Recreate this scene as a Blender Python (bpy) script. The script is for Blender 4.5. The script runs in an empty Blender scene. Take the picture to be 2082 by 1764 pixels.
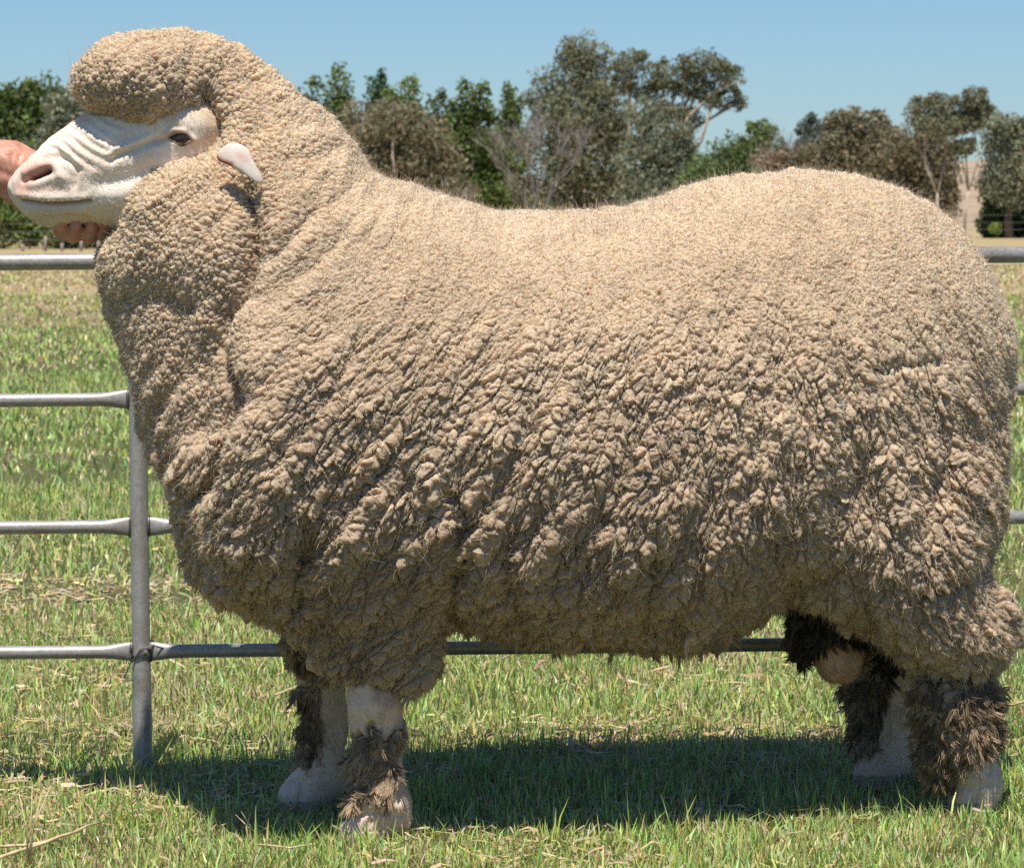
import bpy, bmesh, math, random
import numpy as np
from mathutils import Vector

rng = np.random.default_rng(7)
random.seed(7)
S = bpy.context.scene
C = S.collection
R = math.radians

# ------------------------------------------------------------------ camera
CAM_Y, CAM_H, FPX = -4.95, 0.95, 6315.0          # metres, metres, focal length in units of a 2082 wide picture
PITCH = math.atan((882 - 448) / FPX)
cam = bpy.data.cameras.new('camera')
cam.sensor_width = 36.0
cam.lens = 36.0 * FPX / 2082.0
cam.clip_start, cam.clip_end = 0.1, 6000.0
cam.dof.use_dof = True
cam.dof.focus_distance = 4.75
cam.dof.aperture_fstop = 22.0
camo = bpy.data.objects.new('camera', cam)
camo.location = (0, CAM_Y, CAM_H)
camo.rotation_euler = (math.pi / 2 - PITCH, 0, 0)
C.objects.link(camo)
S.camera = camo

# ------------------------------------------------------------------ light
SUN_EL, SUN_AZ = R(69), R(-5)                    # behind the camera, high; azimuth measured from -Y towards +X
w = bpy.data.worlds.new('World'); S.world = w; w.use_nodes = True
nt = w.node_tree
sky = nt.nodes.new('ShaderNodeTexSky'); sky.sky_type = 'NISHITA'; sky.sun_disc = False
sky.sun_elevation = SUN_EL; sky.sun_rotation = math.pi - SUN_AZ
sky.air_density = 1.0; sky.dust_density = 0.15; sky.ozone_density = 3.0
bg = nt.nodes['Background']; bg.inputs['Strength'].default_value = 0.075
tn = nt.nodes.new('ShaderNodeMix'); tn.data_type = 'RGBA'; tn.blend_type = 'MULTIPLY'; tn.inputs[0].default_value = 1.0
tn.inputs[7].default_value = (0.64, 0.84, 1.08, 1)          # a clear, deep blue summer sky
nt.links.new(sky.outputs[0], tn.inputs[6]); nt.links.new(tn.outputs[2], bg.inputs['Color'])
sl = bpy.data.lights.new('sun', 'SUN'); sl.energy = 4.4; sl.angle = R(0.53); sl.color = (1.0, 0.955, 0.88)
so = bpy.data.objects.new('sun', sl); C.objects.link(so)
sd = Vector((math.sin(SUN_AZ) * math.cos(SUN_EL), -math.cos(SUN_AZ) * math.cos(SUN_EL), math.sin(SUN_EL)))
so.rotation_euler = sd.to_track_quat('Z', 'Y').to_euler(); so.location = (0, -3, 6)
S.view_settings.view_transform = 'Standard'; S.view_settings.look = 'None'
S.view_settings.exposure = 0.40; S.view_settings.gamma = 1.0
S.render.engine = 'CYCLES'
S.cycles.use_denoising = False
S.cycles.max_bounces = 7; S.cycles.diffuse_bounces = 5; S.cycles.transparent_max_bounces = 8
S.cycles_curves.shape = 'RIBBONS'
S.cycles_curves.subdivisions = 2

# ------------------------------------------------------------------ picture units -> place
cp, sp_ = math.cos(PITCH), math.sin(PITCH)
def ray(px, py):
    a, b = (px - 1041) / FPX, (882 - py) / FPX
    return a, cp + b * sp_, -sp_ + b * cp
def at(px, py, y):
    """point of the vertical plane Y=y seen at px,py"""
    a, f, u = ray(px, py); k = (y - CAM_Y) / f
    return Vector((a * k, y, CAM_H + u * k))
MID0, MIDS = -0.04, 0.20                          # the ram stands a little askew: its mid-plane is y = MID0 + MIDS*x
def mid(x): return MID0 + MIDS * x
def atm(px, py, off=0.0):
    """x,z on the ram's mid-plane shifted sideways by off"""
    a, f, u = ray(px, py)
    k = (MID0 + off - CAM_Y) / (f - MIDS * a)
    return a * k, CAM_H + u * k
def gnd(px, py, z=0.0):
    a, f, u = ray(px, py); k = (z - CAM_H) / u
    return Vector((a * k, CAM_Y + f * k, z))
def proj(P):
    d = P - np.array([0, CAM_Y, CAM_H])
    dep = d[:, 1] * cp - d[:, 2] * sp_
    up = d[:, 1] * sp_ + d[:, 2] * cp
    return 1041 + FPX * d[:, 0] / dep, 882 - FPX * up / dep

# ------------------------------------------------------------------ materials
def mat(name):
    m = bpy.data.materials.new(name); m.use_nodes = True
    return m, m.node_tree, m.node_tree.nodes['Principled BSDF']
def N(t, kind, **kw):
    n = t.nodes.new(kind)
    for k, v in kw.items():
        if k in n.inputs.keys() if hasattr(n.inputs, 'keys') else False: n.inputs[k].default_value = v
        else: setattr(n, k, v)
    return n
def ramp(t, stops):
    n = t.nodes.new('ShaderNodeValToRGB')
    e = n.color_ramp.elements
    while len(e) < len(stops): e.new(0.5)
    for i, (p, c) in enumerate(stops):
        e[i].position = p; e[i].color = (*c, 1)
    return n
def noise(t, scale, detail=4, rough=0.55, coord=None):
    n = t.nodes.new('ShaderNodeTexNoise'); n.inputs['Scale'].default_value = scale
    n.inputs['Detail'].default_value = detail; n.inputs['Roughness'].default_value = rough
    if coord is not None: t.links.new(coord, n.inputs['Vector'])
    return n
def bump(t, b, h, strength, dist):
    n = t.nodes.new('ShaderNodeBump'); n.inputs['Strength'].default_value = strength; n.inputs['Distance'].default_value = dist
    t.links.new(h, n.inputs['Height']); t.links.new(n.outputs[0], b.inputs['Normal'])
    return n
def attr(t, name):
    n = t.nodes.new('ShaderNodeAttribute'); n.attribute_name = name
    return n
def mulcol(t, a, b, fac=1.0, mode='MULTIPLY'):
    n = t.nodes.new('ShaderNodeMix'); n.data_type = 'RGBA'; n.blend_type = mode; n.inputs[0].default_value = fac
    t.links.new(a, n.inputs[6]); t.links.new(b, n.inputs[7])
    return n.outputs[2]

def mat_attr(name, rough=0.9, transl=0.0, spec=0.2):
    """surface colour comes from the mesh's own colour attribute 'tint'"""
    m, t, b = mat(name)
    a = attr(t, 'tint'); t.links.new(a.outputs['Color'], b.inputs['Base Color'])
    b.inputs['Roughness'].default_value = rough; b.inputs['Specular IOR Level'].default_value = spec
    if transl:
        tr = t.nodes.new('ShaderNodeBsdfTranslucent'); t.links.new(a.outputs['Color'], tr.inputs['Color'])
        mx = t.nodes.new('ShaderNodeMixShader'); mx.inputs[0].default_value = transl
        t.links.new(b.outputs[0], mx.inputs[1]); t.links.new(tr.outputs[0], mx.inputs[2])
        t.links.new(mx.outputs[0], t.nodes['Material Output'].inputs['Surface'])
    return m
M = {}
M['grass'] = mat_attr('grass_blade', 0.42, 0.28, 0.5)
M['leaf'] = mat_attr('leaf', 0.6, 0.35, 0.3)
M['wool'] = mat_attr('wool', 0.9, 0.22, 0.05)

# fleece surface: fibre tint with fine crimp relief
m, t, b = mat('fleece'); M['fleece'] = m
tc = t.nodes.new('ShaderNodeTexCoord'); a = attr(t, 'tint')
vo = t.nodes.new('ShaderNodeTexVoronoi'); vo.inputs['Scale'].default_value = 330; t.links.new(tc.outputs['Object'], vo.inputs['Vector'])
n1 = noise(t, 520, 4, 0.7, tc.outputs['Object'])
r1 = ramp(t, [(0.3, (0.84, 0.83, 0.82)), (0.7, (1.06, 1.06, 1.06))]); t.links.new(n1.outputs[0], r1.inputs[0])
t.links.new(mulcol(t, a.outputs['Color'], r1.outputs[0]), b.inputs['Base Color'])
b.inputs['Roughness'].default_value = 0.9; b.inputs['Specular IOR Level'].default_value = 0.12
b.inputs['Sheen Weight'].default_value = 0.1; b.inputs['Sheen Roughness'].default_value = 0.5
b.inputs['Subsurface Weight'].default_value = 0.68; b.inputs['Subsurface Radius'].default_value = (1.0, 0.62, 0.36); b.inputs['Subsurface Scale'].default_value = 0.018
ad = t.nodes.new('ShaderNodeMath'); ad.operation = 'SUBTRACT'; t.links.new(n1.outputs[0], ad.inputs[0]); t.links.new(vo.outputs['Distance'], ad.inputs[1])
bump(t, b, ad.outputs[0], 0.8, 0.0022)

# skin: pale short-haired hide, tint attribute times fine variation
m, t, b = mat('hide'); M['hide'] = m
tc = t.nodes.new('ShaderNodeTexCoord')
a = attr(t, 'tint'); n1 = noise(t, 260, 3, 0.6, tc.outputs['Object']); n2 = noise(t, 22, 4, 0.6, tc.outputs['Object'])
r1 = ramp(t, [(0.3, (0.89, 0.87, 0.85)), (0.7, (1, 1, 1))]); t.links.new(n1.outputs[0], r1.inputs[0])
r2 = ramp(t, [(0.3, (0.88, 0.82, 0.76)), (0.62, (1, 1, 1))]); t.links.new(n2.outputs[0], r2.inputs[0])
t.links.new(mulcol(t, mulcol(t, a.outputs['Color'], r1.outputs[0]), r2.outputs[0]), b.inputs['Base Color'])
b.inputs['Roughness'].default_value = 0.62; b.inputs['Specular IOR Level'].default_value = 0.25
b.inputs['Subsurface Weight'].default_value = 0.12; b.inputs['Subsurface Radius'].default_value = (0.012, 0.005, 0.003)
bump(t, b, n1.outputs[0], 0.25, 0.0011)

m, t, b = mat('human_skin'); M['skin'] = m
tc = t.nodes.new('ShaderNodeTexCoord')
n1 = noise(t, 45, 6, 0.7, tc.outputs['Object']); n2 = noise(t, 420, 3, 0.6, tc.outputs['Object'])
r1 = ramp(t, [(0.3, (0.46, 0.165, 0.105)), (0.5, (0.60, 0.285, 0.195)), (0.72, (0.70, 0.41, 0.30))]); t.links.new(n1.outputs[0], r1.inputs[0])
t.links.new(r1.outputs[0], b.inputs['Base Color']); b.inputs['Roughness'].default_value = 0.5
b.inputs['Subsurface Weight'].default_value = 0.1; b.inputs['Subsurface Radius'].default_value = (0.01, 0.004, 0.002)
bump(t, b, n2.outputs[0], 0.3, 0.0008)

m, t, b = mat('galvanised_pipe'); M['pipe'] = m
tc = t.nodes.new('ShaderNodeTexCoord')
n1 = noise(t, 9, 5, 0.65, tc.outputs['Object']); n2 = noise(t, 160, 3, 0.6, tc.outputs['Object'])
r1 = ramp(t, [(0.35, (0.34, 0.30, 0.25)), (0.5, (0.46, 0.44, 0.41)), (0.7, (0.36, 0.30, 0.24))]); t.links.new(n1.outputs[0], r1.inputs[0])
r2 = ramp(t, [(0.3, (0.7, 0.7, 0.7)), (0.7, (1, 1, 1))]); t.links.new(n2.outputs[0], r2.inputs[0])
t.links.new(mulcol(t, r1.outputs[0], r2.outputs[0]), b.inputs['Base Color'])
b.inputs['Metallic'].default_value = 0.3; b.inputs['Roughness'].default_value = 0.45
bump(t, b, n2.outputs[0], 0.25, 0.001)
m, t, b = mat('wire'); M['wire'] = m
b.inputs['Base Color'].default_value = (0.16, 0.15, 0.14, 1); b.inputs['Metallic'].default_value = 0.7; b.inputs['Roughness'].default_value = 0.45

def bark(name, c0, c1):
    m, t, b = mat(name)
    tc = t.nodes.new('ShaderNodeTexCoord'); n = noise(t, 1.3, 5, 0.65, tc.outputs['Object'])
    r = ramp(t, [(0.35, c0), (0.65, c1)]); t.links.new(n.outputs[0], r.inputs[0]); t.links.new(r.outputs[0], b.inputs['Base Color'])
    b.inputs['Roughness'].default_value = 0.9; M[name] = m
bark('pale_bark', (0.30, 0.22, 0.15), (0.62, 0.53, 0.42))
bark('dark_bark', (0.09, 0.07, 0.055), (0.20, 0.16, 0.13))
bark('dead_wood', (0.17, 0.15, 0.135), (0.32, 0.28, 0.25))
bark('post_wood', (0.25, 0.20, 0.16), (0.40, 0.34, 0.28))

m, t, b = mat('straw'); M['straw'] = m
tc = t.nodes.new('ShaderNodeTexCoord'); n = noise(t, 60, 3, 0.5, tc.outputs['Object'])
r = ramp(t, [(0.3, (0.50, 0.35, 0.16)), (0.7, (0.75, 0.60, 0.34))]); t.links.new(n.outputs[0], r.inputs[0])
t.links.new(r.outputs[0], b.inputs['Base Color']); b.inputs['Roughness'].default_value = 0.6

m, t, b = mat('ground_turf'); M['ground'] = m
tc = t.nodes.new('ShaderNodeTexCoord'); g = t.nodes.new('ShaderNodeSeparateXYZ')
t.links.new(tc.outputs['Object'], g.inputs[0])
nA = noise(t, 55, 4, 0.7, tc.outputs['Object']); nB = noise(t, 0.35, 5, 0.6, tc.outputs['Object']); nC = noise(t, 6, 5, 0.7, tc.outputs['Object'])
rG = ramp(t, [(0.30, (0.03, 0.04, 0.015)), (0.5, (0.085, 0.105, 0.035)), (0.68, (0.27, 0.22, 0.11))]); t.links.new(nA.outputs[0], rG.inputs[0])
rD = ramp(t, [(0.30, (0.30, 0.245, 0.11)), (0.5, (0.40, 0.31, 0.16)), (0.7, (0.50, 0.39, 0.22))]); t.links.new(nC.outputs[0], rD.inputs[0])
# dry pasture takes over with distance, patchily
mr = t.nodes.new('ShaderNodeMapRange'); mr.inputs[1].default_value = 16; mr.inputs[2].default_value = 34
t.links.new(g.outputs['Y'], mr.inputs[0])
ma = t.nodes.new('ShaderNodeMath'); ma.operation = 'MULTIPLY_ADD'; ma.inputs[1].default_value = 1.6; ma.inputs[2].default_value = -0.8
t.links.new(nB.outputs[0], ma.inputs[0])
mb = t.nodes.new('ShaderNodeMath'); mb.operation = 'ADD'; mb.use_clamp = True
t.links.new(mr.outputs[0], mb.inputs[0]); t.links.new(ma.outputs[0], mb.inputs[1])
mx = t.nodes.new('ShaderNodeMix'); mx.data_type = 'RGBA'
t.links.new(mb.outputs[0], mx.inputs[0]); t.links.new(rG.outputs[0], mx.inputs[6]); t.links.new(rD.outputs[0], mx.inputs[7])
t.links.new(mx.outputs[2], b.inputs['Base Color']); b.inputs['Roughness'].default_value = 0.95
b.inputs['Specular IOR Level'].default_value = 0.1
bump(t, b, nA.outputs[0], 0.6, 0.02)

m, t, b = mat('dry_hill'); M['hill'] = m
tc = t.nodes.new('ShaderNodeTexCoord'); n = noise(t, 0.05, 6, 0.65, tc.outputs['Object'])
r = ramp(t, [(0.35, (0.30, 0.21, 0.13)), (0.65, (0.42, 0.31, 0.20))]); t.links.new(n.outputs[0], r.inputs[0])
t.links.new(r.outputs[0], b.inputs['Base Color']); b.inputs['Roughness'].default_value = 1.0

# ------------------------------------------------------------------ mesh helpers
def link(name, me, material=None, parent=None):
    o = bpy.data.objects.new(name, me); C.objects.link(o)
    if material is not None: me.materials.append(material)
    if parent is not None: o.parent = parent
    return o
def mesh_np(name, V, F, smooth=True):
    """numpy verts and an (n,k) face array"""
    me = bpy.data.meshes.new(name)
    F = np.asarray(F, dtype=np.int32); n, k = F.shape
    me.vertices.add(len(V)); me.vertices.foreach_set('co', np.asarray(V, dtype=np.float32).ravel())
    me.loops.add(n * k); me.loops.foreach_set('vertex_index', F.ravel())
    me.polygons.add(n); me.polygons.foreach_set('loop_start', np.arange(0, n * k, k, dtype=np.int32))
    if smooth: me.polygons.foreach_set('use_smooth', np.ones(n, dtype=bool))
    me.update(calc_edges=True)
    return me
def tint(me, col):
    col = np.asarray(col, dtype=np.float32)
    if col.shape[1] == 3: col = np.concatenate([col, np.ones((len(col), 1), np.float32)], 1)
    a = me.attributes.new('tint', 'FLOAT_COLOR', 'POINT'); a.data.foreach_set('color', col.ravel())
def empty(name, loc, label=None, cat=None, group=None):
    o = bpy.data.objects.new(name, None); o.location = loc; o.empty_display_size = 0.1; C.objects.link(o)
    tag(o, label, cat, group); return o
def tag(o, label=None, cat=None, group=None, kind=None):
    if label: o['label'] = label
    if cat: o['category'] = cat
    if group: o['group'] = group
    if kind: o['kind'] = kind
    return o
def tube(path, rad, seg=8, flat=None, cap=True):
    """rings along a path; rad scalar/list, flat = list of (depth, height) factors"""
    P = [Vector(p) for p in path]; n = len(P); V = []; F = []
    if not hasattr(rad, '__len__'): rad = [rad] * n
    prev = None
    for i in range(n):
        d = (P[min(i + 1, n - 1)] - P[max(i - 1, 0)]).normalized()
        ref = Vector((0, 0, 1)) if abs(d.z) < 0.9 else Vector((0, 1, 0))
        s = d.cross(ref).normalized() if prev is None else (prev - d * prev.dot(d)).normalized()
        prev = s; u = s.cross(d)
        fs, fu = flat[i] if flat else (1, 1)
        for j in range(seg):
            a = 2 * math.pi * j / seg
            V.append(P[i] + s * (math.cos(a) * rad[i] * fs) + u * (math.sin(a) * rad[i] * fu))
    for i in range(n - 1):
        for j in range(seg):
            k = (j + 1) % seg
            F.append((i * seg + j, i * seg + k, (i + 1) * seg + k, (i + 1) * seg + j))
    if cap:
        V.append(P[0]); V.append(P[-1]); a, bb = len(V) - 2, len(V) - 1
        for j in range(seg):
            k = (j + 1) % seg
            F.append((a, k, j, j)); F.append((bb, (n - 1) * seg + j, (n - 1) * seg + k, (n - 1) * seg + k))
    return np.array([tuple(v) for v in V]), F
class MB:
    def __init__(s): s.V = []; s.F = []; s.n = 0
    def add(s, V, F):
        s.V.append(np.asarray(V)); s.F += [tuple(i + s.n for i in f) for f in F]; s.n += len(V)
    def build(s, name, material, parent=None, smooth=True):
        me = bpy.data.meshes.new(name)
        F = [tuple(dict.fromkeys(f)) for f in s.F]
        me.from_pydata(np.concatenate(s.V).tolist(), [], F)
        if smooth: me.polygons.foreach_set('use_smooth', np.ones(len(me.polygons), dtype=bool))
        me.update()
        return link(name, me, material, parent)

# smooth value noise in numpy
def vnoise(P, scale, seed=0):
    g = np.random.default_rng(seed).random((32, 32, 32)).astype(np.float32)
    q = P * scale; i = np.floor(q).astype(int); f = q - i; f = f * f * (3 - 2 * f); i &= 31; j = (i + 1) & 31
    def G(a, b, c): return g[a, b, c]
    x0, y0, z0 = i[:, 0], i[:, 1], i[:, 2]; x1, y1, z1 = j[:, 0], j[:, 1], j[:, 2]
    fx, fy, fz = f[:, 0], f[:, 1], f[:, 2]
    c00 = G(x0, y0, z0) * (1 - fx) + G(x1, y0, z0) * fx; c10 = G(x0, y1, z0) * (1 - fx) + G(x1, y1, z0) * fx
    c01 = G(x0, y0, z1) * (1 - fx) + G(x1, y0, z1) * fx; c11 = G(x0, y1, z1) * (1 - fx) + G(x1, y1, z1) * fx
    return (c00 * (1 - fy) + c10 * fy) * (1 - fz) + (c01 * (1 - fy) + c11 * fy) * fz

# signed field tools ------------------------------------------------
class Grid:
    def __init__(s, lo, hi, h):
        s.lo = np.array(lo, float); s.h = h
        s.n = np.ceil((np.array(hi) - s.lo) / h).astype(int) + 1
        s.x = (s.lo[0] + h * np.arange(s.n[0])).astype(np.float32)
        s.y = (s.lo[1] + h * np.arange(s.n[1])).astype(np.float32)
        s.z = (s.lo[2] + h * np.arange(s.n[2])).astype(np.float32)
        s.X = s.x[:, None, None]; s.Y = s.y[None, :, None]; s.Z = s.z[None, None, :]
def smax(a, b, k):
    h = np.clip(k - np.abs(a - b), 0, None) / k
    return np.maximum(a, b) + h * h * k * 0.25
def poly_dist(poly, xs, zs):
    """signed distance (positive inside) of a closed polygon on the xs*zs lattice"""
    P = np.array(poly); Q = np.roll(P, -1, 0)
    X, Z = np.meshgrid(xs, zs, indexing='ij'); d2 = np.full(X.shape, 1e9); ins = np.zeros(X.shape, bool)
    for (ax, az), (bx, bz) in zip(P, Q):
        ex, ez = bx - ax, bz - az; wx, wz = X - ax, Z - az
        tt = np.clip((wx * ex + wz * ez) / (ex * ex + ez * ez + 1e-12), 0, 1)
        d2 = np.minimum(d2, (wx - ex * tt) ** 2 + (wz - ez * tt) ** 2)
        c = ((az <= Z) != (bz <= Z)) & (X < (bx - ax) * (Z - az) / (bz - az + 1e-12) + ax)
        ins ^= c
    d = np.sqrt(d2)
    return np.where(ins, d, -d)
def chaikin(poly, it=2):
    P = np.array(poly, float)
    for _ in range(it):
        Q = np.roll(P, -1, 0); P = np.stack([0.75 * P + 0.25 * Q, 0.25 * P + 0.75 * Q], 1).reshape(-1, 2)
    return P
def inflate(G, poly, W, shrink=0.0, t0=0.0, iters=900, power=1.0, pear=None):
    """rounded solid with this side outline: half-width from the Poisson membrane of the outline, at most W"""
    D = poly_dist(poly, G.x, G.z) - shrink
    ins = D > 0
    h = G.h
    idx = np.where(ins.any(1))[0]; idz = np.where(ins.any(0))[0]
    a0, a1, c0, c1 = max(idx[0] - 2, 0), idx[-1] + 3, max(idz[0] - 2, 0), idz[-1] + 3
    m = ins[a0:a1, c0:c1]; u = (np.clip(D[a0:a1, c0:c1], 0, None) ** 2)
    # coarse-to-fine relaxation
    for step, it in ((4, iters // 2), (2, iters // 2), (1, iters // 4)):
        ms = m[::step, ::step]; us = np.where(ms, u[::step, ::step], 0); hh = (h * step) ** 2
        for _ in range(it):
            p = np.pad(us, 1)
            us = np.where(ms, 0.25 * (p[2:, 1:-1] + p[:-2, 1:-1] + p[1:-1, 2:] + p[1:-1, :-2] + hh), 0)
        if step > 1:
            xi = np.minimum(np.arange(m.shape[0]) / step, us.shape[0] - 1.001); zi = np.minimum(np.arange(m.shape[1]) / step, us.shape[1] - 1.001)
            i0 = np.floor(xi).astype(int); j0 = np.floor(zi).astype(int); fx = (xi - i0)[:, None]; fz = (zi - j0)[None]
            i1 = np.minimum(i0 + 1, us.shape[0] - 1); j1 = np.minimum(j0 + 1, us.shape[1] - 1)
            u = us[i0][:, j0] * (1 - fx) * (1 - fz) + us[i1][:, j0] * fx * (1 - fz) + us[i0][:, j1] * (1 - fx) * fz + us[i1][:, j1] * fx * fz
            u = np.where(m, np.maximum(u, 1e-9), 0)
        else: u = us
    un = u / u.max()
    if power != 1.0: un = un ** power
    F2 = np.zeros(D.shape); F2[a0:a1, c0:c1] = un * W * W
    if pear is not None: F2 *= (np.interp(G.z, pear[0], pear[1]) ** 2)[None, :]
    edge = 2 * W * W / (0.5 * (idz[-1] - idz[0]) * h)
    F2 = np.where(ins, F2, D * edge)
    gx, gz = np.gradient(F2, h)
    g2 = (gx ** 2 + gz ** 2).astype(np.float32); F2 = F2.astype(np.float32)
    T = G.Y - t0
    return (F2[:, None, :] - T * T) / np.sqrt(g2[:, None, :] + 4 * T * T + (0.03 * W) ** 2)
def cone(G, a, b, ra, rb, sy=1.0):
    """tapered rounded limb between two points (x,t,z)"""
    a = np.array(a); b = np.array(b); e = b - a; L2 = (e * e).sum()
    t = np.clip(((G.X - a[0]) * e[0] + (G.Y - a[1]) * e[1] + (G.Z - a[2]) * e[2]) / L2, 0, 1)
    dx = G.X - a[0] - e[0] * t; dy = (G.Y - a[1] - e[1] * t) / sy; dz = G.Z - a[2] - e[2] * t
    return (ra + (rb - ra) * t) - np.sqrt(dx * dx + dy * dy + dz * dz)
def ball(G, c, r):
    k0 = np.sqrt(((G.X - c[0]) / r[0]) ** 2 + ((G.Y - c[1]) / r[1]) ** 2 + ((G.Z - c[2]) / r[2]) ** 2)
    return (1 - k0) * min(r)
def surface(G, f):
    """naive surface nets on a lattice, positive inside"""
    s = f > 0
    n = G.n
    acc = np.zeros((n[0] - 1, n[1] - 1, n[2] - 1, 3), np.float32); cnt = np.zeros((n[0] - 1, n[1] - 1, n[2] - 1), np.float32)
    for ax in range(3):
        sl0 = [slice(None)] * 3; sl1 = [slice(None)] * 3; sl0[ax] = slice(0, -1); sl1[ax] = slice(1, None)
        f0, f1 = f[tuple(sl0)], f[tuple(sl1)]; cr = s[tuple(sl0)] != s[tuple(sl1)]
        tt = np.where(cr, f0 / np.where(cr, f0 - f1, 1), 0).astype(np.float32)
        o = [i for i in range(3) if i != ax]
        for da in (0, 1):
            for db in (0, 1):
                q = [None] * 3; q[ax] = slice(None)
                q[o[0]] = slice(da, n[o[0]] - 1 + da); q[o[1]] = slice(db, n[o[1]] - 1 + db)
                c = cr[tuple(q)]; cnt += c
                acc[..., ax] += np.where(c, tt[tuple(q)], 0)
                acc[..., o[0]] += c * da; acc[..., o[1]] += c * db
    act = cnt > 0; ids = np.full(cnt.shape, -1, np.int64); ids[act] = np.arange(act.sum())
    I = np.argwhere(act); V = (I + acc[act] / cnt[act][:, None]) * G.h + G.lo
    Fs = []
    for ax in range(3):
        o = [(ax + 1) % 3, (ax + 2) % 3]
        sl0 = [slice(1, -1)] * 3; sl1 = [slice(1, -1)] * 3; sl0[ax] = slice(0, -1); sl1[ax] = slice(1, None)
        a, b2 = s[tuple(sl0)], s[tuple(sl1)]; E = np.argwhere(a != b2)
        if not len(E): continue
        flip = a[tuple(E.T)]
        base = E.copy(); base[:, o[0]] += 1; base[:, o[1]] += 1
        def cell(d0, d1):
            q = base.copy(); q[:, o[0]] -= d0; q[:, o[1]] -= d1
            return ids[q[:, 0], q[:, 1], q[:, 2]]
        quad = np.stack([cell(1, 1), cell(0, 1), cell(0, 0), cell(1, 0)], 1)
        quad[~flip] = quad[~flip][:, ::-1]
        Fs.append(quad)
    return V, np.concatenate(Fs)
def relax(V, F, it=2, lam=0.5):
    e = np.concatenate([F[:, [0, 1]], F[:, [1, 2]], F[:, [2, 3]], F[:, [3, 0]]])
    for _ in range(it):
        s = np.zeros_like(V); c = np.zeros(len(V))
        for k in range(3):
            s[:, k] = np.bincount(e[:, 0], V[e[:, 1], k], len(V)) + np.bincount(e[:, 1], V[e[:, 0], k], len(V))
        c = np.bincount(e[:, 0], minlength=len(V)) + np.bincount(e[:, 1], minlength=len(V))
        V = V * (1 - lam) + lam * s / np.maximum(c, 1)[:, None]
    return V
def vnormals(V, F):
    fn = np.cross(V[F[:, 2]] - V[F[:, 0]], V[F[:, 3]] - V[F[:, 1]]); n = np.zeros_like(V)
    for k in range(4):
        for c in range(3): n[:, c] += np.bincount(F[:, k], fn[:, c], len(V))
    return n / (np.linalg.norm(n, axis=1, keepdims=True) + 1e-12)
def stroke(px, py, pts):
    """distance in picture units from a polyline, and the fraction along it"""
    d = np.full(len(px), 1e9); s = np.zeros(len(px)); m = len(pts) - 1
    for i in range(m):
        (ax, ay), (bx, by) = pts[i], pts[i + 1]; ex, ey = bx - ax, by - ay
        tt = np.clip(((px - ax) * ex + (py - ay) * ey) / (ex * ex + ey * ey), 0, 1)
        q = np.hypot(px - ax - ex * tt, py - ay - ey * tt); c = q < d
        d = np.where(c, q, d); s = np.where(c, (i + tt) / m, s)
    return d, s
def sstep(a, b, x):
    t = np.clip((x - a) / (b - a), 0, 1); return t * t * (3 - 2 * t)

# ================================================================== GROUND
def build_ground():
    xs = np.concatenate([-np.geomspace(1500, 8, 14), np.linspace(-6, 6, 7), np.geomspace(8, 1500, 14)])
    ys = np.concatenate([[-60, -20, -8], np.linspace(-6, 12, 10), np.geomspace(15, 2500, 22)])
    X, Y = np.meshgrid(xs, ys, indexing='ij'); V = np.stack([X.ravel(), Y.ravel(), np.zeros(X.size)], 1)
    ny = len(ys); F = [(i * ny + j, (i + 1) * ny + j, (i + 1) * ny + j + 1, i * ny + j + 1) for i in range(len(xs) - 1) for j in range(ny - 1)]
    o = link('ground', mesh_np('ground', V, F), M['ground']); o['kind'] = 'structure'
    # a dry hill far behind the trees
    xs = np.linspace(-900, 900, 70); ys = np.linspace(330, 1500, 36)
    X, Y = np.meshgrid(xs, ys, indexing='ij')
    P = np.stack([X.ravel(), Y.ravel(), np.zeros(X.size)], 1)
    rise = sstep(330, 900, P[:, 1]) * (10 + 9 * sstep(-100, 260, P[:, 0])) * (0.8 + 0.4 * vnoise(P, 0.006, 3))
    P[:, 2] = rise - 0.4
    ny = len(ys); F = [(i * ny + j, (i + 1) * ny + j, (i + 1) * ny + j + 1, i * ny + j + 1) for i in range(len(xs) - 1) for j in range(ny - 1)]
    o = link('hills', mesh_np('hills', P, F), M['hill']); o['kind'] = 'structure'
build_ground()

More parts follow.
